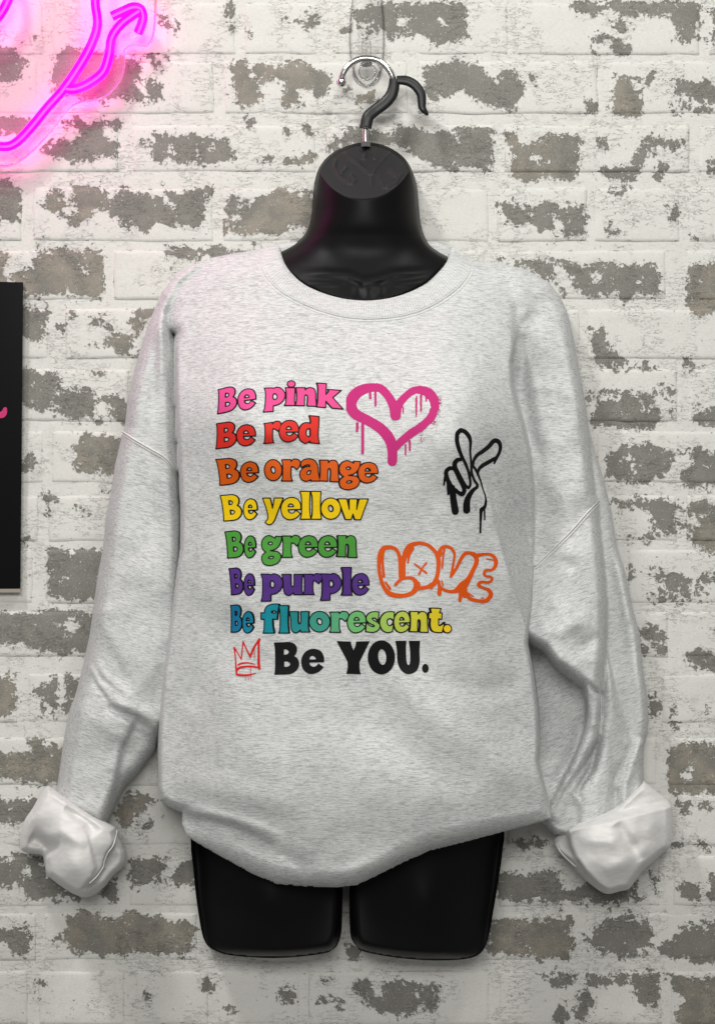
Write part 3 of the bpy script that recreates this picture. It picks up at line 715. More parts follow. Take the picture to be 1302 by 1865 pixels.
def slrD(X, Y):
    top = slr0(X, Y)+ridge(X, Y, [(985,565),(958,620),(948,700),(962,790),(984,850)], 17, -.012, .25)+.002*vnoise(X, Y, 70, 100, 21)+.001*vnoise(X, Y, 30, 36, 22)+.0012*crease(X-.4*Y, Y, 60, 50, 24)
    top = top+ridge(X, Y, [(1020,880),(1000,930)], 24, -.005, 0)*1+ridge(X, Y, [(970,810),(1010,830),(1030,870)], 26, -.005)
    top = top+ridge(X, Y, [(1000,1090),(1040,1130),(1075,1140)], 16, .006)+ridge(X, Y, [(975,1140),(1020,1150),(1060,1130)], 16, .007)
    top = top+ridge(X, Y, [(1040,1185),(1070,1175),(1098,1150)], 12, -.005)+ridge(X, Y, [(1020,1015),(1050,1040)], 12, -.004)+ridge(X, Y, [(1040,1200),(1065,1225),(1085,1245)], 7, .003)
    top = top+ridge(X, Y, [(985,1190),(1030,1232),(1085,1266)], 8, .004)+ridge(X, Y, [(1046,560),(1052,640),(1062,720)], 4, .002)
    a = rim(top, -sdf(X, Y, SLR), 22, .03)
    bk = backr0(X, Y)+.0015*vnoise(X, Y, 40, 60, 23)+.0014*crease(X+.3*Y, Y, 40, 70, 26)
    bk = bk+stepf(X, Y, [(1100,960),(1117,1022),(1131,1084),(1145,1176),(1154,1235),(1157,1292),(1161,1343)], -.0, 3, 30)
    bk = bk+ridge(X, Y, [(1122,1010),(1140,1090),(1155,1180),(1165,1260),(1168,1340)], 12, .007, .15)
    bk = bk+ridge(X, Y, [(1085,1262),(1088,1300),(1084,1340),(1070,1378),(1046,1418),(1020,1460),(1004,1496)], 14, .008, .06)
    bk = bk+ridge(X, Y, [(1060,1300),(1056,1350),(1030,1400),(1004,1440)], 14, -.012, .2)+ridge(X, Y, [(1098,1300),(1100,1350),(1080,1400),(1050,1450)], 7, -.016, .1)
    bk = bk+ridge(X, Y, [(985,1290),(1000,1340),(1030,1360)], 18, .004)+ridge(X, Y, [(1168,1345),(1150,1390),(1138,1430),(1136,1470)], 9, .012, .1)
    bk = bk+ridge(X, Y, [(1040,1430),(1062,1470),(1080,1510)], 9, .008)+ridge(X, Y, [(1058,1425),(1082,1470),(1100,1500)], 8, -.007)+ridge(X, Y, [(1122,1440),(1120,1475)], 5, -.006, 0)
    b = rim(bk, -sdf(X, Y, BACKR), 13, .018)
    pn = .078+.0015*vnoise(X, Y, 30, 50, 25)+.012*np.clip((1105-X)/30, -1, .6)
    pn = pn+ridge(X, Y, [(1098,1300),(1105,1400),(1110,1480)], 12, .004)
    c = rim(pn, -sdf(X, Y, PANR), 26, .03)
    out = np.where(sdf(X, Y, BACKR) < 0, b, -1); c = np.where(sdf(X, Y, PANR) < 0, c, -1); a = np.where(sdf(X, Y, SLR) < 0, a, -1)
    r = np.maximum(np.maximum(out, c), a)
    ld = np.interp(Y, [1230, 1280, 1340, 1400, 1490], [.112, .104, .094, .086, .080]); lp = rim(ld+.0015*crease(X, Y, 20, 26, 27), -sdf(X, Y, LIP), 13, .03); lp = np.where(sdf(X, Y, LIP) < 0, lp, -1)
    r = np.where((lp > 0) & (r > .03), smax(r, lp, .010), np.maximum(r, lp))
    return np.maximum(r, .018)
SEAML = [(222,785),(247,801),(278,819),(300,832),(313,846),(324,862)]
SEAMR = [(1091,911),(1070,932),(1038,968),(1006,1000),(986,1019),(974,1030)]
ABL = [(100,300),(100,700)]+SEAML+[(340,866),(600,866),(600,300)]
ABR = [(1300,300),(1300,860),(1120,890)]+SEAMR+[(960,1036),(700,1040),(700,300)]
GAP = [(296,556),(340,556),(345,1090),(300,1090),(312,1030),(308,900),(303,700)]
GAPR = [(930,600),(990,600),(990,1040),(930,1040)]
def capLs(X, Y): return np.maximum(sdf(X, Y, SLL), sdf(X, Y, ABL))
def capRs(X, Y): return np.maximum(sdf(X, Y, SLR), sdf(X, Y, ABR))
def bodyF(X, Y):
    f = np.minimum(sdf(X, Y, TOR), np.minimum(capLs(X, Y), capRs(X, Y)))
    f = np.minimum(f, np.minimum(sdf(X, Y, GAP), sdf(X, Y, GAPR)))
    return np.maximum(f, -sdf(X, Y, NECK))
def bodyD(X, Y):
    t = np.where(sdf(X, Y, TOR) < 0, torsoD(X, Y), .012)
    l = np.where(capLs(X, Y) < 2, sllD(X, Y), .012); r = np.where(capRs(X, Y) < 2, slrD(X, Y), .012)
    k = .0015+.030*np.clip((596-Y)/60, 0, 1)
    kr = .0015+.034*np.clip((660-Y)/90, 0, 1)
    D = smax(t, l, k); D = smax(D, r, kr)
    return np.maximum(D, .013)

shirt = empty('sweatshirt')
tag(shirt, 'light heather grey crew neck sweatshirt with rainbow slogan print, worn by the black torso form', 'sweatshirt')
body = relief('body', bodyF, (200, 440, 1100, 1620), 2.6, bodyD, .010, M_body, shirt)
def sleeveLF(X, Y): return np.maximum(sdf(X, Y, SLL), -(sdf(X, Y, ABL)+3))
def sleeveRF(X, Y):
    return np.minimum(np.maximum(sdf(X, Y, SLR), -(sdf(X, Y, ABR)+3)), np.minimum(sdf(X, Y, BACKR), sdf(X, Y, PANR)))
def nudge(f, e): return lambda X, Y: f(X, Y)-e
sl = relief('sleeve', sleeveLF, (90, 770, 340, 1520), 3.0, nudge(sllD, .0006), .010, M_slL, shirt)
sr = relief('sleeve', sleeveRF, (940, 640, 1190, 1540), 3.0, nudge(slrD, .0006), .010, M_slR, shirt)
# collar
def colF(X, Y): return np.maximum(sdf(X, Y, COLO), -sdf(X, Y, NECK))
def colD(X, Y):
    din = np.abs(sdf(X, Y, NECK)); dout = np.abs(sdf(X, Y, COLO)); b = bodyD(X, Y+0)
    bb = np.maximum(b, .05)
    return np.maximum(b, bb*0+b)+.0028*np.sqrt(np.clip(1-(1-np.clip(dout/7, 0, 1))**2, 0, 1))-.004*(1-np.clip(din/5, 0, 1))**2
mid = [(489,455),(495,480),(512,508),(545,535),(600,557),(667,564),(730,557),(785,535),(820,505),(838,478),(842,458)]
relief('collar', colF, (460, 449, 866, 590), 2.5, colD, lambda x, y: colD(x, y)-.006, M_rib, shirt, {'u': lambda x, y: polyd(x, y, smooth(mid, False, 6))[1]})
bc = [(496,452),(505,446),(530,441),(600,438),(740,438),(795,441),(815,449),(824,462),(818,478),(790,470),(540,466),(508,470)]
relief('back_collar', lambda X, Y: sdf(X, Y, bc), (480, 430, 840, 490), 3, lambda X, Y: .030+.006*np.clip(-sdf(X, Y, bc)/5, 0, 1), .012, M_rib, shirt, {'u': lambda x, y: x/330})
# stitching
def seam(path, Df, r=.0006, off=.0006): tube('seam', path3(path, lambda x, y: Df(x, y)+off, 8), r, M_thread, shirt, 6)
ABm = A(SEAML)
seam(SEAML, lambda x, y: sllD(x, y), .0011); seam([(p[0]-1.5, p[1]+4) for p in SEAML], sllD, .0006)
seam(SEAMR, lambda x, y: slrD(x, y), .0008); seam([(p[0]+2, p[1]+4.5) for p in SEAMR], slrD, .0006)
st = smooth([(473,475),(486,503),(512,530),(560,556),(615,574),(670,580),(735,574),(790,554),(835,522),(856,492)], False, 6)
seam([(x, y) for x, y in st[::3]], lambda x, y: np.maximum(bodyD(x, y), 0), .0006, .0012)
seam([(667+(x-667)*1.03, 440+(y-440)*1.035) for x, y in st[::3]], lambda x, y: bodyD(x, y), .0005, .0006)

# cuffs (turned inside out)
CUL = [(90,1432),(104,1441),(138,1463),(170,1484),(200,1500),(211,1507),(214,1520),(221,1532),(231,1555),(227,1576),(207,1594),(191,1615),(166,1632),(147,1633),(124,1622),(101,1606),
 (86,1592),(81,1570),(76,1557),(51,1553),(38,1545),(39,1516),(46,1493),(60,1472),(71,1452),(82,1436)]
CULs = smooth(CUL, True, 4)
cul0 = rbf([(95,1445,.100),(150,1475,.118),(200,1505,.112),(60,1500,.098),(110,1500,.125),(160,1530,.130),(200,1540,.118),(50,1545,.075),(85,1545,.098),(130,1570,.135),(180,1580,.122),(215,1570,.100),(110,1600,.115),(160,1615,.120),(150,1628,.105)])
def culD(X, Y):
    D = cul0(X, Y)+.0015*vnoise(X, Y, 24, 24, 31)+.0005*crease(X+.5*Y, Y, 44, 36, 32)
    D = D+stepf(X, Y, [(216,1506),(213,1522),(206,1541),(197,1553),(191,1568),(189,1580),(176,1598),(160,1612),(140,1622)], -.036, 1.2, 400, .0, .25)*1
    D = D+stepf(X, Y, [(152,1500),(161,1523),(170,1557),(176,1580),(168,1598),(150,1614)], -.012, 1.5, 30, .5, .1)
    D = D+ridge(X, Y, [(96,1441),(150,1473),(205,1505)], 8, .008, .1)+ridge(X, Y, [(118,1470),(160,1496),(178,1520)], 9, -.015)
    D = D+ridge(X, Y, [(55,1525),(78,1535),(92,1560)], 13, -.022, .2)+ridge(X, Y, [(70,1530),(110,1515),(160,1540)], 12, .006)+ridge(X, Y, [(78,1548),(95,1540),(110,1545)], 9, -.007)
    D = D+ridge(X, Y, [(223,1545),(215,1580),(180,1615)], 8, .006, .1)
    return rim(D, -sdf(X, Y, CULs), 14, .03)
cl = relief('cuff', lambda X, Y: sdf(X, Y, CULs), (25, 1425, 240, 1640), 1.6, culD, .012, M_fleece, sl)
tube('overlock_stitching', path3([(214,1509),(212,1522),(206,1541),(197,1553),(191,1568),(188,1580),(176,1597),(163,1609)], lambda x, y: culD(x-3, y-2)-.0002, 6), .0007, M_fleece, sl, 6)
CUR = [(1008,1532),(1017,1519),(1049,1497),(1086,1482),(1117,1470),(1131,1458),(1149,1442),(1172,1421),(1198,1444),(1221,1465),(1223,1483),(1221,1539),(1203,1557),(1172,1585),(1157,1603),
 (1145,1619),(1129,1623),(1106,1628),(1086,1619),(1056,1594),(1034,1569),(1013,1549)]
CURs = smooth(CUR, True, 4, (7,))
cur0 = rbf([(1030,1530,.088),(1060,1510,.118),(1110,1490,.125),(1160,1450,.112),(1200,1470,.095),(1210,1530,.095),(1150,1520,.135),(1090,1550,.136),(1130,1580,.130),(1180,1560,.112),(1110,1615,.112),(1060,1580,.118),(1140,1605,.112),(1025,1550,.090)])
def curD(X, Y):
    D = cur0(X, Y)+.0015*vnoise(X, Y, 26, 26, 41)+.0005*crease(X-.6*Y, Y, 50, 40, 42)
    D = D+stepf(X, Y, [(1030,1500),(1034,1517),(1039,1540),(1048,1562),(1066,1588),(1088,1610),(1110,1626)], .034, 1.3, 400, .1, 0)-.030
    D = D+ridge(X, Y, [(1020,1522),(1060,1500),(1118,1478),(1170,1432)], 7, .005, .1)+ridge(X, Y, [(1120,1500),(1150,1540),(1165,1570)], 12, -.013)
    D = D+ridge(X, Y, [(1050,1530),(1110,1530),(1140,1510)], 12, .003)+ridge(X, Y, [(1100,1590),(1150,1560),(1200,1540)], 14, .005)+ridge(X, Y, [(1008,1535),(1024,1552),(1050,1572)], 5, .008, .1)
    D = D+ridge(X, Y, [(1180,1450),(1190,1490),(1180,1530)], 16, .005)
    return rim(D, -sdf(X, Y, CURs), 13, .03)
cr = relief('cuff', lambda X, Y: sdf(X, Y, CURs), (995, 1410, 1235, 1640), 1.6, curD, .012, M_fleece, sr)
tube('overlock_stitching', path3([(1011,1536),(1020,1551),(1034,1566),(1048,1578)], lambda x, y: curD(x+3, y-3)+.0005, 6), .0009, M_fleece, sr, 6)

# ------------------------------------------------------------------ print on the chest
def parse(s):
    pts, cor = [], []
    for i, q in enumerate(s.split()):
        if q.endswith('c'): cor.append(i); q = q[:-1]
        pts.append([float(v) for v in q.split(',')])
    return smooth(pts, True, 5, tuple(cor))
def ell(cx, cy, rx, ry, rot=0, n=28):
    a = np.linspace(0, 2*np.pi, n+1)[:-1]; x, y = rx*np.cos(a), ry*np.sin(a); r = math.radians(rot)
    return np.stack([cx+x*math.cos(r)-y*math.sin(r), cy+x*math.sin(r)+y*math.cos(r)], -1)
GL = {
 'B': [parse('35,100c 190,95 330,92 430,140 462,220 445,300 408,348c 470,392 500,480 480,570 400,650 290,682 45,690c 58,600 62,400 55,200'), parse('222,225c 270,228 312,268 280,315 222,322c'), parse('228,447c 290,450 338,490 300,540 230,547c')],
 'e': [parse('955,462c 950,360 890,255 765,215 640,250 560,340 535,455 565,580 640,655 740,675 860,635 950,548c 848,482c 815,525 760,545 705,520 685,468c'), parse('685,410c 700,365 745,345 790,370 805,408c')],
 'p': [parse('62,158c 215,160c 228,172c 300,152 390,195 445,300 420,420 340,500 235,530c 235,645c 62,648c 85,560 92,400 88,250'), parse('228,300 262,280 300,320 300,370 265,404 228,380')],
 'i': [parse('195,210c 370,212c 365,350 360,450 375,535c 180,535c 205,480 215,350 210,270'), ell(303, 142, 70, 58)],
 'n': [parse('390,212c 560,212c 555,255c 600,220 650,212 710,230 742,290 745,400 760,550c 590,545c 600,450 600,370 575,342 548,370 545,540c 380,535c 400,460 405,350 400,270')],
 'k': [parse('770,125c 945,138c 935,338c 985,280 975,243c 1215,262c 1060,392c 1250,602c 1050,585c 935,455c 930,575c 765,562c 785,480 790,350 792,200')],
 'd': [parse('635,722c 812,738c 805,900 795,1100 820,1230c 640,1212c 650,1180c 590,1215 545,1222 470,1170 440,1080 442,985 485,895 560,848 655,862c 655,800'), parse('645,960 652,1030 648,1090 610,1105 575,1062 575,1005 600,965')],
 'l': [parse('765,752c 945,752c 937,900 937,1100 955,1255c 765,1255c 790,1180 795,1000 790,850')],
 'y': [parse('85,875c 220,875c 245,970 265,1065c 285,960 295,875c 460,872c 400,1020 350,1150 300,1280 250,1345 190,1360 128,1318c 175,1260 180,1180 140,1030')],
 'w': [parse('460,885c 618,887c 662,1085c 662,887c 805,888c 793,1085c 840,888c 1000,888c 930,1080 865,1265c 765,1265c 728,1160c 695,1262c 595,1262c 530,1080')],
 'o': [ell(320, 1062, 180, 190), ell(320, 1060, 44, 62, -18)],
 'a': [parse('775,225c 830,175 930,155 1030,190 1085,290 1095,420 1125,560c 955,560c 960,535c 900,560 850,562 790,530 760,460 768,390 800,345 860,305 945,295c 925,266 870,270 785,315c'), parse('888,410 915,375 955,370 955,400 935,440 900,440')],
 'g': [parse('740,240c 745,200c 860,208c 850,290 810,370 740,430 640,458c 700,468 780,475 840,530 840,600 780,680 640,722 520,690 480,600 500,530 560,483c 500,430 478,340 500,260 560,205 640,192'), ell(645, 328, 42, 27), ell(660, 580, 52, 24, -8)],
 'u': [parse('435,160c 605,160c 603,270 605,350 630,387 655,350 657,250 655,160c 812,158c 800,300 800,450 825,530c 655,530c 650,490c 600,530 550,543 490,510 465,420 460,280')],
 'r': [parse('830,158c 990,155c 990,190c 1030,150 1080,145 1130,165 1150,210 1135,270 1090,330c 1040,285 995,275c 990,380 995,470 1015,530c 825,530c 845,470 850,320 845,220')],
 'f': [parse('655,210c 715,215c 730,140 780,80 870,52 980,52c 950,235c 942,330c 860,325c 865,450 890,582c 692,582c 712,500 715,325c 655,330c'), ell(885, 197, 46, 22)],
 's': [parse('103,3c 98,75c 75,52 50,52 60,68 90,85 112,110 100,145 60,165 0,160c 5,85c 30,112 62,122 66,110 35,95 8,72 5,40 30,10 65,0')],
 'c': [parse('106,3c 103,72c 80,55 60,60 52,82 62,108 80,112 101,92c 92,158c 55,166 20,148 0,100 5,50 35,10 70,0')],
 't': [parse('835,125c 1030,132c 1000,215c 1050,215c 1040,330c 985,320c 985,430 1010,450 1050,430 1100,385c 1075,470c 1048,572c 940,570 870,540 835,450 840,320c 800,315c 815,205c 855,212c')],
 '.': [ell(0, 0, 1, 1)],
 'Y': [parse('-55,58c 145,65c 155,120 182,185c 210,120 218,65c 410,60c 265,350c 268,450 285,520c 80,515c 100,430 98,345c')],
 'O': [ell(570, 285, 190, 238), ell(582, 280, 56, 111, -6)],
 'U': [parse('762,55c 920,55c 912,150 920,340 948,394 970,340 968,180 950,55c 1110,55c 1100,200 1102,350 1060,470 950,518 850,470 795,350 785,180')],
}
def place(ch, q):
    """warp a glyph's contours into a quad TL,TR,BR,BL (or a box x0,y0,x1,y1)"""
    if len(q) == 4 and not hasattr(q[0], '__len__'):
        x0, y0, x1, y1 = q; q = [(x0, y0), (x1, y0), (x1, y1), (x0, y1)]
    q = A(q); allp = np.vstack(GL[ch]); a = allp.min(0); b = allp.max(0); out = []
    for c in GL[ch]:
        u = (c-a)/(b-a); u0, v0 = u[:, :1], u[:, 1:]
        out.append((q[0]*(1-u0)+q[1]*u0)*(1-v0)+(q[3]*(1-u0)+q[2]*u0)*v0)
    return out
def contour_sdf(cs):
    def f(X, Y):
        r = None
        for c in cs:
            s_ = sdf(X, Y, c)
            if r is None: r = s_
            else: r = np.where((r < 0) & (s_ < 0), -s_, np.where((r < 0), np.maximum(r, -s_), np.where(s_ < 0, s_, np.minimum(np.abs(r), np.abs(s_)))))
        return r
    return f
def bb(cs, m=3):
    p = np.vstack(cs); a = p.min(0)-m; b = p.max(0)+m; return (a[0], a[1], b[0], b[1])
LINES = [
 ('pink', 'Be pink', (0.697, 0.071, 0.252), [('B', [(397.5,709),(431,702),(431.5,747.5),(395.5,754)]), ('e', [(433.5,710),(466,706.5),(466,744.5),(433.5,748)]),
   ('p', [(481.5,706.5),(519.5,704.5),(519.5,748.5),(479.5,750.5)]), ('i', (518,693.5,538,738.5)), ('n', (538,706,576.5,740)), ('k', (576.5,697.5,625,745))]),
 ('red', 'Be red', (0.638, 0.029, 0.020), [('B', [(394.5,771),(430.5,767),(430.5,814),(392.5,817.5)]), ('e', (431,773.5,465.5,812)), ('r', [(480.5,770),(512,766),(512,805),(480.5,808)]), ('e', (508.5,765.5,544,805)), ('d', (544,757,582,808))]),
 ('orange', 'Be orange', (0.638, 0.097, 0.005), [('B', [(393,836),(434,834),(437,881),(400,884)]), ('e', (438,841,470.5,878.5)), ('o', (481.5,837,513.5,875.5)), ('r', (512.5,836,547,876)), ('a', (546,835.5,583,876.5)),
   ('n', (581,838,617.5,877.5)), ('g', (617.8,839,656.2,892)), ('e', (651.8,842,688,879.7))]),
 ('yellow', 'Be yellow', (.82, .56, .005), [('B', [(401,902),(437,900),(441.5,947),(407,949)]), ('e', (443.5,908.5,468.5,946.5)), ('y', (478.5,907,516,955.6)), ('e', (511.8,906,548,946.5)), ('l', (546.5,895,566,945.5)), ('l', (566,895,585.5,945.5)),
   ('o', (584.5,907,620.5,945.6)), ('w', (615.5,908.5,670.5,946.5))]),
 ('green', 'Be green', (0.071, 0.302, 0.044), [('B', [(409.5,968),(441,966),(444.5,1015),(414,1016.5)]), ('e', (445,976,466,1016)), ('g', (476.5,975.5,513,1030)), ('r', (513,975,547,1015)), ('e', (543.5,975.5,579,1015)), ('e', (578.8,975.5,614,1015)), ('n', (613.5,975.5,650,1015.5))]),
 ('purple', 'Be purple', (0.082, 0.029, 0.214), [('B', [(417,1035),(440,1034),(444,1082),(421,1083.5)]), ('e', (444.5,1045,463.5,1084.5)), ('p', (475.5,1045,515,1095)), ('u', (513.5,1046,552.5,1084.5)), ('r', (552,1044.5,587,1083)),
   ('p', (584,1044.5,622,1093.5)), ('l', (622,1033.5,641,1084)), ('e', (640.8,1044.5,672,1084))]),
 ('blue to yellow gradient', 'Be fluorescent.', None, [('B', (420.5,1101.8,440.5,1151.4)), ('e', (441.5,1113.8,462,1153)), ('f', (475.5,1100,508.5,1153)), ('l', (507.5,1103,526.5,1153)), ('u', (527,1113.8,564,1152.5)), ('o', (563,1113.5,601,1151)),
   ('r', (600,1113.5,635,1151.5)), ('e', (632.5,1113,666.5,1152.5)), ('s', (666,1114,692,1151.7)), ('c', (691.5,1114,718,1152)), ('e', (717,1113,746.5,1152)), ('n', (745.5,1113.8,779.5,1151.8)), ('t', (780,1107.5,810,1152)), ('.', (807,1137.5,822,1152.5))]),
 ('black', 'Be YOU.', (.004, .004, .0045), [('B', (498.5,1169,545,1229)), ('e', (548.5,1181.5,590.5,1227.5)), ('Y', (612.8,1167.5,673.5,1228)), ('O', (669.5,1166,719.3,1228.3)), ('U', (719.5,1167,765,1227.8)), ('.', (768.3,1209,780.5,1225.3))]),
]
def ink(name, col):
    m, nt, b = mat(name); g = NB(nt); p = g.pos()
    n = g.noise(g.mp(p, (200, 200, 700)), 1, 3, .6)
    nt.links.new(g.mix(g.ss(n, .3, .8, 0, .22), (*col, 1), tuple(v*.72 for v in col)+(1,)), b.inputs['Base Color'])
    b.inputs['Roughness'].default_value = .6; b.inputs['Specular IOR Level'].default_value = .16
    g.bump(g.noise(g.mp(p, (150, 200, 620)), 1, 3, .6), .4, .0006, b); return m
M_inkblk = ink('black_print_ink', (.004, .004, .0045))
def over(e): return lambda X, Y: bodyD(X, Y)+e
grad = [(420,(.012,.17,.36)),(480,(.004,.25,.33)),(540,(.012,.24,.26)),(600,(.06,.33,.21)),(650,(.15,.46,.15)),(700,(.32,.52,.10)),(750,(.50,.52,.05)),(790,(.68,.56,.022)),(815,(.86,.58,.02))]
for nm, words, col, letters in LINES:
    cs = [(ch, place(ch, q)) for ch, q in letters]
    fs = [contour_sdf(c) for _, c in cs]; boxes = [bb(c, 4) for _, c in cs]
    if nm != 'black':
        def outF(X, Y):
            r = np.full(X.shape, 9.0)
            for f, b in zip(fs, boxes):
                m_ = (X > b[0]) & (X < b[2]) & (Y > b[1]) & (Y < b[3])
                if m_.any(): r[m_] = np.minimum(r[m_], f(X[m_], Y[m_])-1.15)
            return r
        par = sheet('lettering_outline', outF, (min(b[0] for b in boxes), min(b[1] for b in boxes), max(b[2] for b in boxes), max(b[3] for b in boxes)), 1.0, over(.0005), M_inkblk, shirt)
        tag(par, 'printed line reading %s in %s letters with black outlines' % (words, nm))
    else:
        mb = ink('black_ink', col)
    mm = None if col is None else (mb if nm == 'black' else ink(nm+'_ink', col))
    for (ch, c), f, b in zip(cs, fs, boxes):
        if col is None:
            xc = (b[0]+b[2])/2; cc = tuple(np.interp(xc, [g_[0] for g_ in grad], [g_[1][k] for g_ in grad]) for k in range(3)); m_ = ink('gradient_ink', cc)
        else: m_ = mm
        e = 0.0 if nm == 'black' else 1.0
        if nm == 'black' and ch == 'B':
            par = sheet('letter', (lambda X, Y, f=f: f(X, Y)), b, 1.0, over(.0006), m_, shirt); tag(par, 'black letters reading Be YOU.')
        elif nm == 'black':
            sheet('letter', (lambda X, Y, f=f: f(X, Y)), b, 1.0, over(.0006), m_, shirt)
        else:
            sheet('letter', (lambda X, Y, f=f: f(X, Y)+1.0), b, 1.0, over(.0008), m_, par, .0002)
def strokes(paths, ox, oy, sc, n=5, jit=0, fat=1.0):
    """union of tapered strokes given as x,y,r lists in zoomed coordinates"""
    segs = []
    for pth in paths:
        a = A(pth); q = smooth(a, False, n) if len(a) > 2 else a
        q = np.column_stack([ox+q[:, 0]/sc, oy+q[:, 1]/sc, q[:, 2]*fat/sc]); segs.append(q)
    al = np.vstack(segs); box = (al[:, 0].min()-8, al[:, 1].min()-8, al[:, 0].max()+8, al[:, 1].max()+8)
    def f(X, Y):
        r = np.full(X.shape, 50.0)
        for q in segs:
            for i in range(len(q)-1):
                ax, ay, ar = q[i]; bx, by, br = q[i+1]; dx, dy = bx-ax, by-ay
                t = np.clip(((X-ax)*dx+(Y-ay)*dy)/(dx*dx+dy*dy+1e-9), 0, 1)
                r = np.minimum(r, np.hypot(X-ax-t*dx, Y-ay-t*dy)-(ar+(br-ar)*t))
        if jit: r = r+jit*vnoise(X, Y, 2.2, 2.2, 6)
        return r
    return f, box
def dots(f, box, spots):
    def g_(X, Y):
        r = f(X, Y)
        for x, y, q in spots: r = np.minimum(r, np.hypot(X-x, Y-y)-q)
        return r
    return g_
rd = random.Random(5)
f, b = strokes([
 [(447,312,37),(432,240,34),(395,170,31),(340,112,30),(280,103,30),(200,120,36),(135,170,40),(115,235,40),(150,300,38),(250,352,36),(345,415,38),(405,490,40),(424,570,37),(424,652,35)],
 [(450,312,37),(470,235,30),(520,172,27),(580,128,26),(640,122,29),(700,148,35),(740,212,32),(732,280,30),(700,340,30),(640,395,30),(560,448,30),(490,505,28),(440,560,26)],
 [(258,130,9),(260,183,8)], [(298,130,8),(299,238,7)], [(163,370,9),(162,430,7)], [(203,370,10),(203,590,9)], [(505,250,5),(505,292,4)], [(603,165,7),(603,320,5)],
 [(638,160,7),(638,288,5)], [(676,150,6),(677,208,5)], [(523,530,6),(523,603,5)], [(553,500,8),(555,570,6)]], 610, 680, 4.07, 5, .35)
sp = []
for k in range(150):
    a = rd.uniform(-1.2, 1.0); R = rd.gauss(1, .035); base = [(742,212),(700,345),(600,440)][rd.randrange(3)]
    x = 610+(base[0]+30+rd.gauss(6, 12))/4.07; y = 680+(base[1]+rd.gauss(0, 45))/4.07; sp.append((x, y, rd.uniform(.3, .8)))
for k in range(60): sp.append((610+(115+rd.gauss(0, 70))/4.07, 680+(130+rd.gauss(-40, 22))/4.07, rd.uniform(.25, .55)))
f0 = f
f = lambda X, Y: f0(X, Y)+np.clip((X-735)/20, 0, 1)*np.maximum(0, 2.6*vnoise(X+Y*.9, Y-X*.5, 2.6, 14, 15)-.7)*np.clip((Y-700)/20, 0, 1)
tag(sheet('spray_heart', dots(f, b, sp), (b[0], b[1], b[2]+4, b[3]), .8, over(.0006), ink('magenta_ink', (0.476, 0.022, 0.164)), shirt), 'dripping magenta spray paint heart print')
f, b = strokes([
 [(345,112,27),(290,170,28),(283,290,30),(315,420,28),(362,545,25),(412,640,22),(460,760,20),(488,870,20),(500,985,18),(470,1048,22),(410,1005,24),(345,900,28),(292,800,30),(250,715,32),(248,650,33),(290,600,28),(345,592,22)],
 [(345,112,27),(420,145,28),(480,220,28),(503,310,22),(498,450,15),(510,600,15),(520,690,20)],
 [(245,745,25),(165,735,28),(110,785,28),(112,870,30),(150,960,30),(205,1060,32),(262,1095,28),(320,1140,28),(370,1150,34),(402,1095,30),(370,1010,24),(320,900,28),(262,780,28),(235,740,25)],
 [(205,1050,40),(225,1250,46),(255,1435,50)], [(605,1045,22),(540,1095,28),(470,1200,40),(442,1300,48),(440,1412,52)],
 [(520,690,20),(522,800,18),(560,920,18),(612,1000,20),(605,1048,22)],
 [(545,690,15),(560,600,20),(612,520,24),(700,460,28),(800,380,30),(880,292,32),(955,300,28),(988,380,24),(970,480,22),(922,570,22),(890,655,12)],
 [(925,560,24),(800,632,28),(700,690,28),(640,750,22),(622,820,15)],
 [(540,690,16),(590,760,18),(630,850,16),(670,950,12),(700,1060,9),(742,1180,10),(752,1280,16),(730,1370,22),(680,1412,28),(670,1500,20),(665,1650,14),(662,1775,14)],
 [(730,1420,12),(732,1570,9)], [(90,880,18),(68,1010,10)], [(135,950,20),(140,1155,15)]], 800, 770, 8.885, 5, .2, 1.12)
sp = [(800+(rd.gauss(250,90))/8.885, 770+(1330+rd.gauss(0,60))/8.885, rd.uniform(.25,.5)) for k in range(14)]+[(800+(600+rd.gauss(0,40))/8.885, 770+(1380+rd.gauss(0,60))/8.885, rd.uniform(.25,.6)) for k in range(16)]
tag(sheet('peace_hand', dots(f, b, sp), b, .8, over(.0006), M_inkblk, shirt), 'black spray paint outline of a hand making a peace sign')
f, b = strokes([
 [(220,545,27),(330,720,18),(460,945,20)], [(460,945,20),(485,650,20),(520,340,22)], [(520,340,22),(620,570,24),(760,860,30)], [(760,860,30),(850,620,36),(950,440,34),(1075,265,38)],
 [(1075,265,38),(1050,420,30),(1050,800,34),(1050,1050,42),(1070,1260,42)], [(215,560,25),(250,800,19),(270,1100,22),(285,1300,28),(300,1450,28)],
 [(300,1462,27),(450,1485,30),(650,1480,28),(820,1450,18),(950,1415,12)], [(350,1135,27),(450,1085,30),(600,1065,25),(780,1075,18),(930,1125,8)],
 [(290,1320,40),(400,1230,38),(550,1195,34),(750,1185,30),(1000,1215,28)], [(600,1500,9),(598,1660,8)], [(690,1500,9),(710,1650,8)], [(775,1220,10),(775,1600,8)], [(905,600,9),(905,950,7)]], 415, 1150, 18.6, 4)
tag(sheet('crown_doodle', f, b, .7, over(.0006), ink('red_ink', (.60, .012, .012)), shirt), 'scribbled red three point crown with drips')
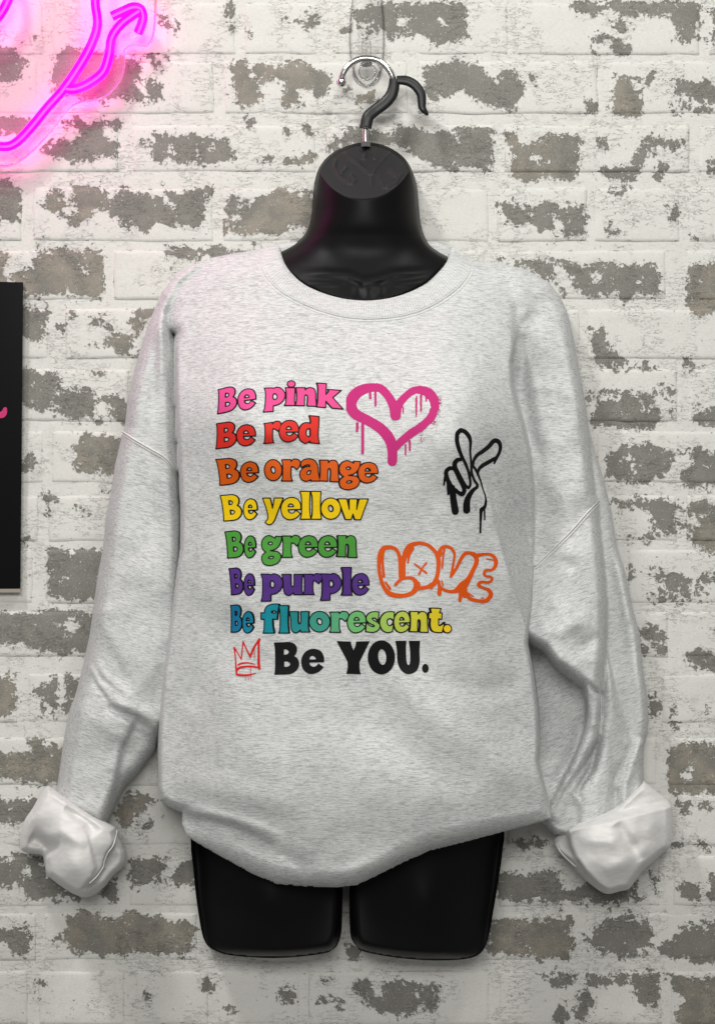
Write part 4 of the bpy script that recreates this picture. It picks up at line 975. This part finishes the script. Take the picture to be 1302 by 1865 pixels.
f, b = strokes([
 [(165,143,17),(100,152,20),(60,215,18),(50,330,14),(65,440,14),(100,540,16),(160,605,22),(250,625,20),(340,615,20),(400,580,25),(425,520,28),(395,460,18),(340,445,14),(270,462,15),(215,515,14)],
 [(165,143,17),(215,160,17),(250,220,16),(266,320,20),(275,430,28)], [(95,170,10),(85,280,9),(98,435,10)], [(115,490,8),(160,555,10)],
 [(285,430,26),(292,300,22),(308,220,25),(345,145,25),(400,110,18),(470,103,15),(550,130,16),(610,190,18),(640,260,22),(640,360,20),(625,440,20),(590,510,25),(520,540,18),(450,550,20),(430,510,30)],
 [(380,150,20),(350,220,12),(338,300,7)], [(405,308,8),(520,398,11)], [(520,300,10),(480,350,7),(450,408,11)], [(570,520,26),(570,540,20)], [(338,395,4),(340,398,4)],
 [(650,212,28),(670,150,14),(715,135,14),(770,155,14),(800,210,12),(790,300,11),(765,435,13)], [(765,435,13),(820,350,14),(860,270,16),(900,210,18),(950,200,16),(1005,225,22),(1020,290,20),(985,370,20),(940,460,25),(880,530,42),(800,580,18),(720,575,14),(660,540,16),(640,480,16)],
 [(700,150,14),(690,220,9),(678,345,10)], [(675,480,8),(685,520,8)], [(655,540,20),(650,605,22)],
 [(1030,225,20),(1100,213,14),(1170,220,14),(1210,270,16),(1205,330,16),(1170,368,12),(1112,372,12),(1095,405,12),(1112,430,11),(1162,440,12),(1170,468,12),(1140,490,12),(1062,490,14),(1040,520,16),(1080,545,14),(1140,570,18),(1160,620,20),(1110,675,18),(1030,675,16),(950,650,18),(905,590,24),(880,530,35)],
 [(920,590,8),(990,632,5)], [(1120,258,6),(1190,272,5)], [(868,560,16),(855,670,17)], [(905,560,20),(900,625,22)], [(1065,648,4),(1090,648,4)]], 680, 970, 5.425, 5, .25)
sp = [(680+(850+rd.gauss(40,45))/5.425, 970+(560+rd.gauss(15,35))/5.425, rd.uniform(.25,.7)) for k in range(30)]+[(680+(420+rd.gauss(0,30))/5.425, 970+(580+rd.gauss(10,22))/5.425, rd.uniform(.25,.6)) for k in range(20)]
tag(sheet('bubble_love_lettering', dots(f, b, sp), b, .8, over(.0006), ink('orange_graffiti_ink', (0.655, 0.084, 0.005)), shirt), 'orange graffiti bubble letters reading LOVE')

# ------------------------------------------------------------------ torso form on its hook
form = empty('torso_form')
tag(form, 'glossy black plastic hanging torso form wearing the grey sweatshirt, hung by its hook', 'mannequin')
NK = [(666,259),(640,263),(611,275),(594,288),(582,304),(575,322),(571,345),(568,385),(565,405),(558,422),(545,437),(525,449),(500,458),(440,500),(400,560),(390,640),(380,800),(390,1000),(380,1300),(352,1490),(348,1540),
 (352,1580),(357,1630),(366,1690),(374,1716),(386,1728),(410,1738),(450,1743),(500,1745),(550,1742),(592,1736),(607,1730),(616,1718),(622,1695),(624,1640),(625,1580),(631,1570),(638,1580),(636,1640),(637,1690),(641,1712),(655,1730),
 (700,1741),(760,1748),(820,1749),(860,1744),(880,1730),(890,1705),(898,1660),(908,1600),(916,1540),(917,1500),(900,1300),(890,1000),(910,800),(900,640),(890,560),(860,500),(825,472),(800,458),(782,444),(772,428),(766,405),(763,380),
 (760,345),(754,320),(744,298),(730,282),(710,269),(690,262)]
NKs = smooth(NK, True, 4)
SLOT = smooth([(625,1560),(624,1640),(622,1695),(614,1722),(600,1734),(592,1752),(660,1752),(655,1732),(641,1712),(637,1690),(636,1640),(638,1560)], True, 4, (0, 5, 6, 11))
leg0 = rbf([(362,1560,.052),(368,1680,.055),(905,1560,.052),(890,1680,.055),(380,1500,.070),(500,1500,.108),(610,1500,.085),(650,1500,.085),(780,1500,.110),(890,1500,.070),(400,1620,.075),(490,1640,.108),(590,1640,.085),(670,1640,.085),(780,1640,.110),(870,1620,.070),(490,1735,.100),(780,1740,.102),
 (655,1300,.13),(655,1000,.15),(655,800,.16),(500,800,.17),(800,800,.17),(655,650,.13),(450,620,.09),(860,620,.09)])
def sinterp(x, xs, ys):
    q = smooth(list(zip(xs, ys)), False, 8); return np.interp(x, q[:, 0], q[:, 1])
def formD(X, Y, want=None):
    d = -sdf(X, Y, NKs)
    hw = sinterp(Y, [255,300,330,385,415,435,455,480,520], [95,96,97,99,107,122,148,200,270]); xc = np.interp(Y, [255,330,420,500], [667,665,665,664])
    u = np.clip(np.abs(X-xc)/hw, 0, 1)
    dep = sinterp(Y, [260,330,400,430,460,490,548,620], [.098,.099,.096,.091,.088,.092,.106,.13])
    ex = np.interp(Y, [380, 480], [2.0, 2.3])
    neck = .022+(dep-.022)*(1-u**ex)**(1/ex)
    neck = neck+ridge(X, Y, [(540,500),(590,498),(635,500),(662,512),(690,506),(715,499),(760,496),(800,490)], 9, .0026, .3)
    neck = neck+ridge(X, Y, [(548,516),(600,517),(632,518)], 7, .0018, .4)+ridge(X, Y, [(706,518),(740,517),(790,510)], 7, .0018, .4)
    neck = neck+ridge(X, Y, [(672,520),(670,548)], 9, .0015, .5)+ridge(X, Y, [(650,508),(652,545)], 9, -.0014, .5)+ridge(X, Y, [(694,510),(692,545)], 9, -.0014, .5)
    slope = (Y+.05*(X-667)-255)/107.0
    cap = .022+(.098-.022)*np.clip(slope, 0, 2)
    k = .0006; h = np.clip(.5+.5*(cap-neck)/k, 0, 1); up = cap+(neck-cap)*h-k*h*(1-h)
    if want == 'cap': return cap-neck
    # raised maker's emblem moulded into the cap
    def Z(p): return [(540+a/4.34, 60+b/4.34) for a, b in p]
    em = 0
    for pth, w_ in (([(375,940),(420,985),(490,1030),(590,1125)], 2.6), ([(590,1125),(640,1055),(700,985),(770,925)], 2.6), ([(525,1000),(575,905),(625,1000)], 2.2),
                    ([(310,990),(300,1060),(350,1140),(435,1195)], 2.4), ([(435,1195),(465,1165),(430,1115)], 2.2), ([(400,1060),(350,1112)], 2.2), ([(640,1120),(672,1170),(700,1228)], 2.2), ([(700,1228),(790,1180),(835,1110),(830,1020)], 2.2),
                    ([(725,1080),(760,1110),(795,1135)], 2.2), ([(590,1125),(595,1200)], 2.2)):
        em = np.maximum(em, ridge(X, Y, Z(pth), w_*1.15, .0034, .08))
    if want == 'plate': return cap+.0010+em-.0008*np.clip(1+(cap-neck)/.002, 0, 1)
    lo = leg0(X, Y)
    w = np.clip((Y-548)/60, 0, 1); D = up*(1-w)+lo*w
    flange = .022
    low = (Y > 1400)
    R = np.where(low, 16, 9); flange = np.where(low, .062, .022)
    D = np.where(low, rim(D, np.maximum(d-2.5, 0), R, flange), np.minimum(D, rim(D, np.maximum(d-.5, 0), 7, .022)))
    inside = (sdf(X, Y, TOR) < -8) & (sdf(X, Y, NECK) > -1) & (Y < 1640)
    return np.where(inside, np.minimum(D, bodyD(X, Y)-.008), D)
shF = lambda X, Y: np.maximum(sdf(X, Y, NKs), -sdf(X, Y, SLOT))
relief('moulded_shell', lambda X, Y: shF(X, Y)+.2, (340, 250, 930, 1760), 2.4, formD, .006, M_blk, form)
M_cap = plain('matte_black_lit_cap', (.017, .017, .0175), .5, 0, .3)  # lighter black than the shell: light on the cap painted into its colour
relief('neck_cap', lambda X, Y: np.maximum(formD(X, Y, 'cap')*900+.3, shF(X, Y)+6), (560, 255, 780, 380), 1.6, lambda X, Y: formD(X, Y, 'plate'), lambda X, Y: formD(X, Y, 'plate')-.0035, M_cap, form)
relief('back_flange', shF, (340, 250, 930, 1760), 2.4, lambda X, Y: 0*X+.0170, .006, M_blk, form)
# hook
hk = empty('hanger_hook')
def hooktube(name, pts, r, m, par, seg=14):
    q = smooth([p[:2] for p in pts], False, 8); d = np.interp(np.linspace(0, 1, len(q)), np.linspace(0, 1, len(pts)), [p[2] for p in pts])
    rr = r if not hasattr(r, '__len__') else list(np.interp(np.linspace(0, 1, len(q)), np.linspace(0, 1, len(r)), r))
    return tube(name, P(q[:, 0], q[:, 1], d), rr, m, par, seg)
bpy.data.objects.remove(hk)
hooktube('wire_hook', [(622,149,.034),(624,136,.034),(634,120,.034),(650,109,.034),(668,106,.034),(688,110,.034),(704,122,.034),(714,138,.034),(716,150,.034)], .0037, M_chrome, form)
import bmesh
def ball(name, c, r, m, par, sc=(1, 1, 1)):
    bm = bmesh.new(); bmesh.ops.create_uvsphere(bm, u_segments=20, v_segments=12, radius=r)
    me = bpy.data.meshes.new(name); bm.to_mesh(me); bm.free(); me.polygons.foreach_set('use_smooth', [True]*len(me.polygons)); me.materials.append(m)
    o = bpy.data.objects.new(name, me); C.objects.link(o); o.location = c; o.scale = sc; o.parent = par; return o
ball('hook_tip', P(np.array(622.), np.array(150.), .034), .0056, M_chrome, form)
# flattened grip: profile sweep
def strap(name, pts, m, par):
    q = smooth([p[:2] for p in pts], False, 8); n = len(q); t = np.linspace(0, 1, n); tt = np.linspace(0, 1, len(pts))
    w = np.interp(t, tt, [p[2] for p in pts]); dm = np.interp(t, tt, [p[3] for p in pts]); V = []; Fc = []; K = 14
    for i in range(n):
        a = q[max(i-1, 0)]; b_ = q[min(i+1, n-1)]; tg = (b_-a)/np.linalg.norm(b_-a); nr = np.array([-tg[1], tg[0]])
        for k in range(K):
            an = 2*math.pi*k/K; cx_, cy_ = math.cos(an), math.sin(an)
            e = 3.2; rr = (abs(cx_)**e+abs(cy_)**e)**(-1/e)
            p_ = q[i]+nr*w[i]*cx_*rr; V.append(P(np.array(p_[0]), np.array(p_[1]), dm[i]+.0050*cy_*rr*min(1, w[i]/6)))
    for i in range(n-1):
        for k in range(K): Fc.append([i*K+k, i*K+(k+1) % K, (i+1)*K+(k+1) % K, (i+1)*K+k])
    Fc.append(list(range(K))[::-1]); Fc.append([(n-1)*K+k for k in range(K)])
    return link(name, V, Fc, m, par)
strap('hook_grip', [(718,143,9,.036),(717,158,10,.036),(712,174,11,.036),(700,188,11,.036),(684,200,11,.036),(671,212,11,.037),(667,226,11,.037),(666,231,10.5,.037)], M_grip, form)
strap('grip_collar', [(666,229,11.5,.037),(665.5,234,11.5,.037)], M_grip, form)
strap('grip_hook', [(722,146,8,.036),(740,147,9,.036),(755,155,9,.036),(766,170,8.5,.036),(768,185,8,.036),(769,196,7,.036),(776,206,4,.036),(779,210,2,.036)], M_grip, form)
hooktube('hook_stem', [(665.5,232,.037),(665.5,248,.037),(666,264,.037)], .0031, M_chrome, form)
bm = bmesh.new(); bmesh.ops.create_cone(bm, cap_ends=True, segments=6, radius1=.0062, radius2=.0062, depth=.0055)
bmesh.ops.bevel(bm, geom=bm.edges[:], offset=.0006, segments=2, affect='EDGES')
me = bpy.data.meshes.new('nut'); bm.to_mesh(me); bm.free(); me.materials.append(M_chrome); nut = bpy.data.objects.new('nut', me); C.objects.link(nut)
nut.location = P(np.array(666.), np.array(264.), .038); nut.parent = form

# ------------------------------------------------------------------ clear adhesive wall hook
wh = empty('wall_hook'); tag(wh, 'clear plastic adhesive hook on the brick wall holding the chrome hook', 'hook')
PL = smooth([(648,-20),(668,-30),(690,-20),(697,20),(699,70),(697,110),(688,140),(668,156),(648,140),(640,110),(637,70),(640,20)], True, 5)
relief('back_plate', lambda X, Y: sdf(X, Y, PL), (630, -36, 706, 162), 3, lambda X, Y: .0022+.0030*np.sqrt(np.clip(1-(1-np.clip(-sdf(X, Y, PL)/7, 0, 1))**2, 0, 1)), .0020, M_clear, wh)
tube('plate_rim', P(np.append(PL[:, 0], PL[0, 0]), np.append(PL[:, 1], PL[0, 1]), np.full(len(PL)+1, .0028)), .0009, clear('clear_edge', (.90, .90, .90), .06), wh, 8)
strap('hook_arm', [(667,74,8,.007),(667,95,9,.008),(667,108,10,.012),(668,122,12,.030)], M_clear, wh)
CU = ell(668, 132, 25, 26)
relief('hook_cup', lambda X, Y: sdf(X, Y, CU), (640, 104, 696, 162), 2, lambda X, Y: .030+.006*np.sqrt(np.clip(1-(np.hypot((X-668)/25, (Y-132)/26))**2, 0, 1)), .026, M_clear, wh)
tube('cup_rim', P(np.append(CU[:, 0], CU[0, 0]), np.append(CU[:, 1], CU[0, 1]), np.full(len(CU)+1, .029)), .0010, clear('clear_lip', (.86, .86, .86), .10), wh, 8)
CU2 = ell(669, 130, 15, 16); tube('cup_ring', P(np.append(CU2[:, 0], CU2[0, 0]), np.append(CU2[:, 1], CU2[0, 1]), np.full(len(CU2)+1, .0345)), .0007, clear('clear_ring', (.86, .86, .86), .08), wh, 8)

# ------------------------------------------------------------------ neon sign (runs on beyond the left and top of the frame)
neon = empty('neon_sign'); tag(neon, 'glowing pink neon script sign on a clear acrylic back, upper left of the wall', 'neon sign')
m_neon, nt, b_ = mat('pink_neon_tube'); g = NB(nt); pz = g.pos()
nt.links.new(g.mix(g.ss(g.noise(pz, 42, 2, .5), .45, .62), (1.0, .0006, .40, 1), (1.0, .0015, .50, 1)), b_.inputs['Emission Color'])
b_.inputs['Emission Strength'].default_value = 15; b_.inputs['Base Color'].default_value = (0, 0, 0, 1); b_.inputs['Specular IOR Level'].default_value = 0
m_core, nt, b_ = mat('neon_core'); b_.inputs['Base Color'].default_value = (0, 0, 0, 1); b_.inputs['Specular IOR Level'].default_value = 0; b_.inputs['Emission Color'].default_value = (1, .13, 1, 1); b_.inputs['Emission Strength'].default_value = 1.3
def nt_(pts, r=.0054, D=.030):
    t = hooktube('neon_tube', [(x, y, D) for x, y in pts], r, m_neon, neon, 12)
    q = hooktube('light_streak', [(x, y, D+r*.80) for x, y in pts], r*.26, m_core, t, 8)
nt_([(165,-190),(178,-110),(176,-50),(174,3),(178,45),(166,83),(145,121),(117,162),(86,197),(55,235),(31,259),(10,267),(-20,260),(-70,225),(-110,150)])
nt_([(121,162),(138,162),(162,152),(188,131),(199,100),(204,69),(220,45),(240,29),(254,20)])
nt_([(204,30),(225,20),(243,13),(256,16),(261,28),(259,42),(252,60)])
nt_([(-110,150),(-140,60),(-120,-40),(-60,-110),(0,-90),(20,-20),(-10,40),(-60,60)])
nt_([(-330,-60),(-260,120),(-230,260),(-300,330),(-360,250)]); nt_([(-180,-160),(-210,20),(-190,180),(-150,240)])  # unseen extra strokes of the sign, added for more pink light
BP = smooth([(270,-240),(284,-40),(284,35),(279,70),(268,84),(245,82),(228,92),(227,125),(214,155),(187,180),(149,186),(122,203),(90,244),(58,278),(30,298),(0,304),(-60,290),(-150,230),(-200,100),(-190,-60),(-150,-200),(0,-260)], True, 5)
relief('acrylic_panel', lambda X, Y: sdf(X, Y, BP), (-210, -270, 300, 312), 8, lambda X, Y: 0*X+.0240, .0190, M_acryl, neon)
tube('panel_edge', P(np.append(BP[:, 0], BP[0, 0]), np.append(BP[:, 1], BP[0, 1]), np.full(len(BP)+1, .0238)), .0009, clear('glow_tinted_rim', (.95, .75, .85), .0, .1, .10), neon, 8)  # edge coloured pink for the neon light it catches

# ------------------------------------------------------------------ black board with pink script at the left edge
bd = empty('black_sign_board'); tag(bd, 'glossy black sign board with a pink script stroke, cut off by the left edge', 'sign')
BQ = [(-420,505),(43,514),(38,1072),(-420,1080)]
M_board = plain('gloss_black_board', (.003, .003, .0035), .25, 0, .15)
def boardF(X, Y): return sdf(X, Y, BQ)
vx = A([(-420,505),(43,514),(38,1072),(-420,1080)])
def slab(name, q, d0, d1, m, par):
    q = A(q); V = list(P(q[:, 0], q[:, 1], np.full(4, d1)))+list(P(q[:, 0], q[:, 1], np.full(4, d0)))
    return link(name, V, [[0, 3, 2, 1], [4, 5, 6, 7], [0, 1, 5, 4], [1, 2, 6, 5], [2, 3, 7, 6], [3, 0, 4, 7]], m, par, False)
slab('panel', vx, .004, .012, M_board, bd)
slab('bottom_edge_strip', [(-420,1073),(38,1072.5),(37.5,1079),(-420,1080)], .003, .0135, plain('raw_board_edge', (.30, .26, .22), .7), bd)
f, b = strokes([[(-160,70,12),(-100,40,16),(-50,85,14),(0,66,7),(6,64,7),(12,52,3)], [(-150,0,10),(-120,80,12),(-170,140,8)]], 0, 690, 1.0, 6)
f, b = strokes([[(-190,30,7),(-120,90,9),(-60,30,7),(-30,62,6),(0,66,5.5),(8,63,5),(11,54,2.5)]], 0, 690, 1.0, 8)
sheet('pink_script', f, b, 2, lambda X, Y: 0*X+.0128, ink('pink_vinyl', (.52, .035, .16)), bd)
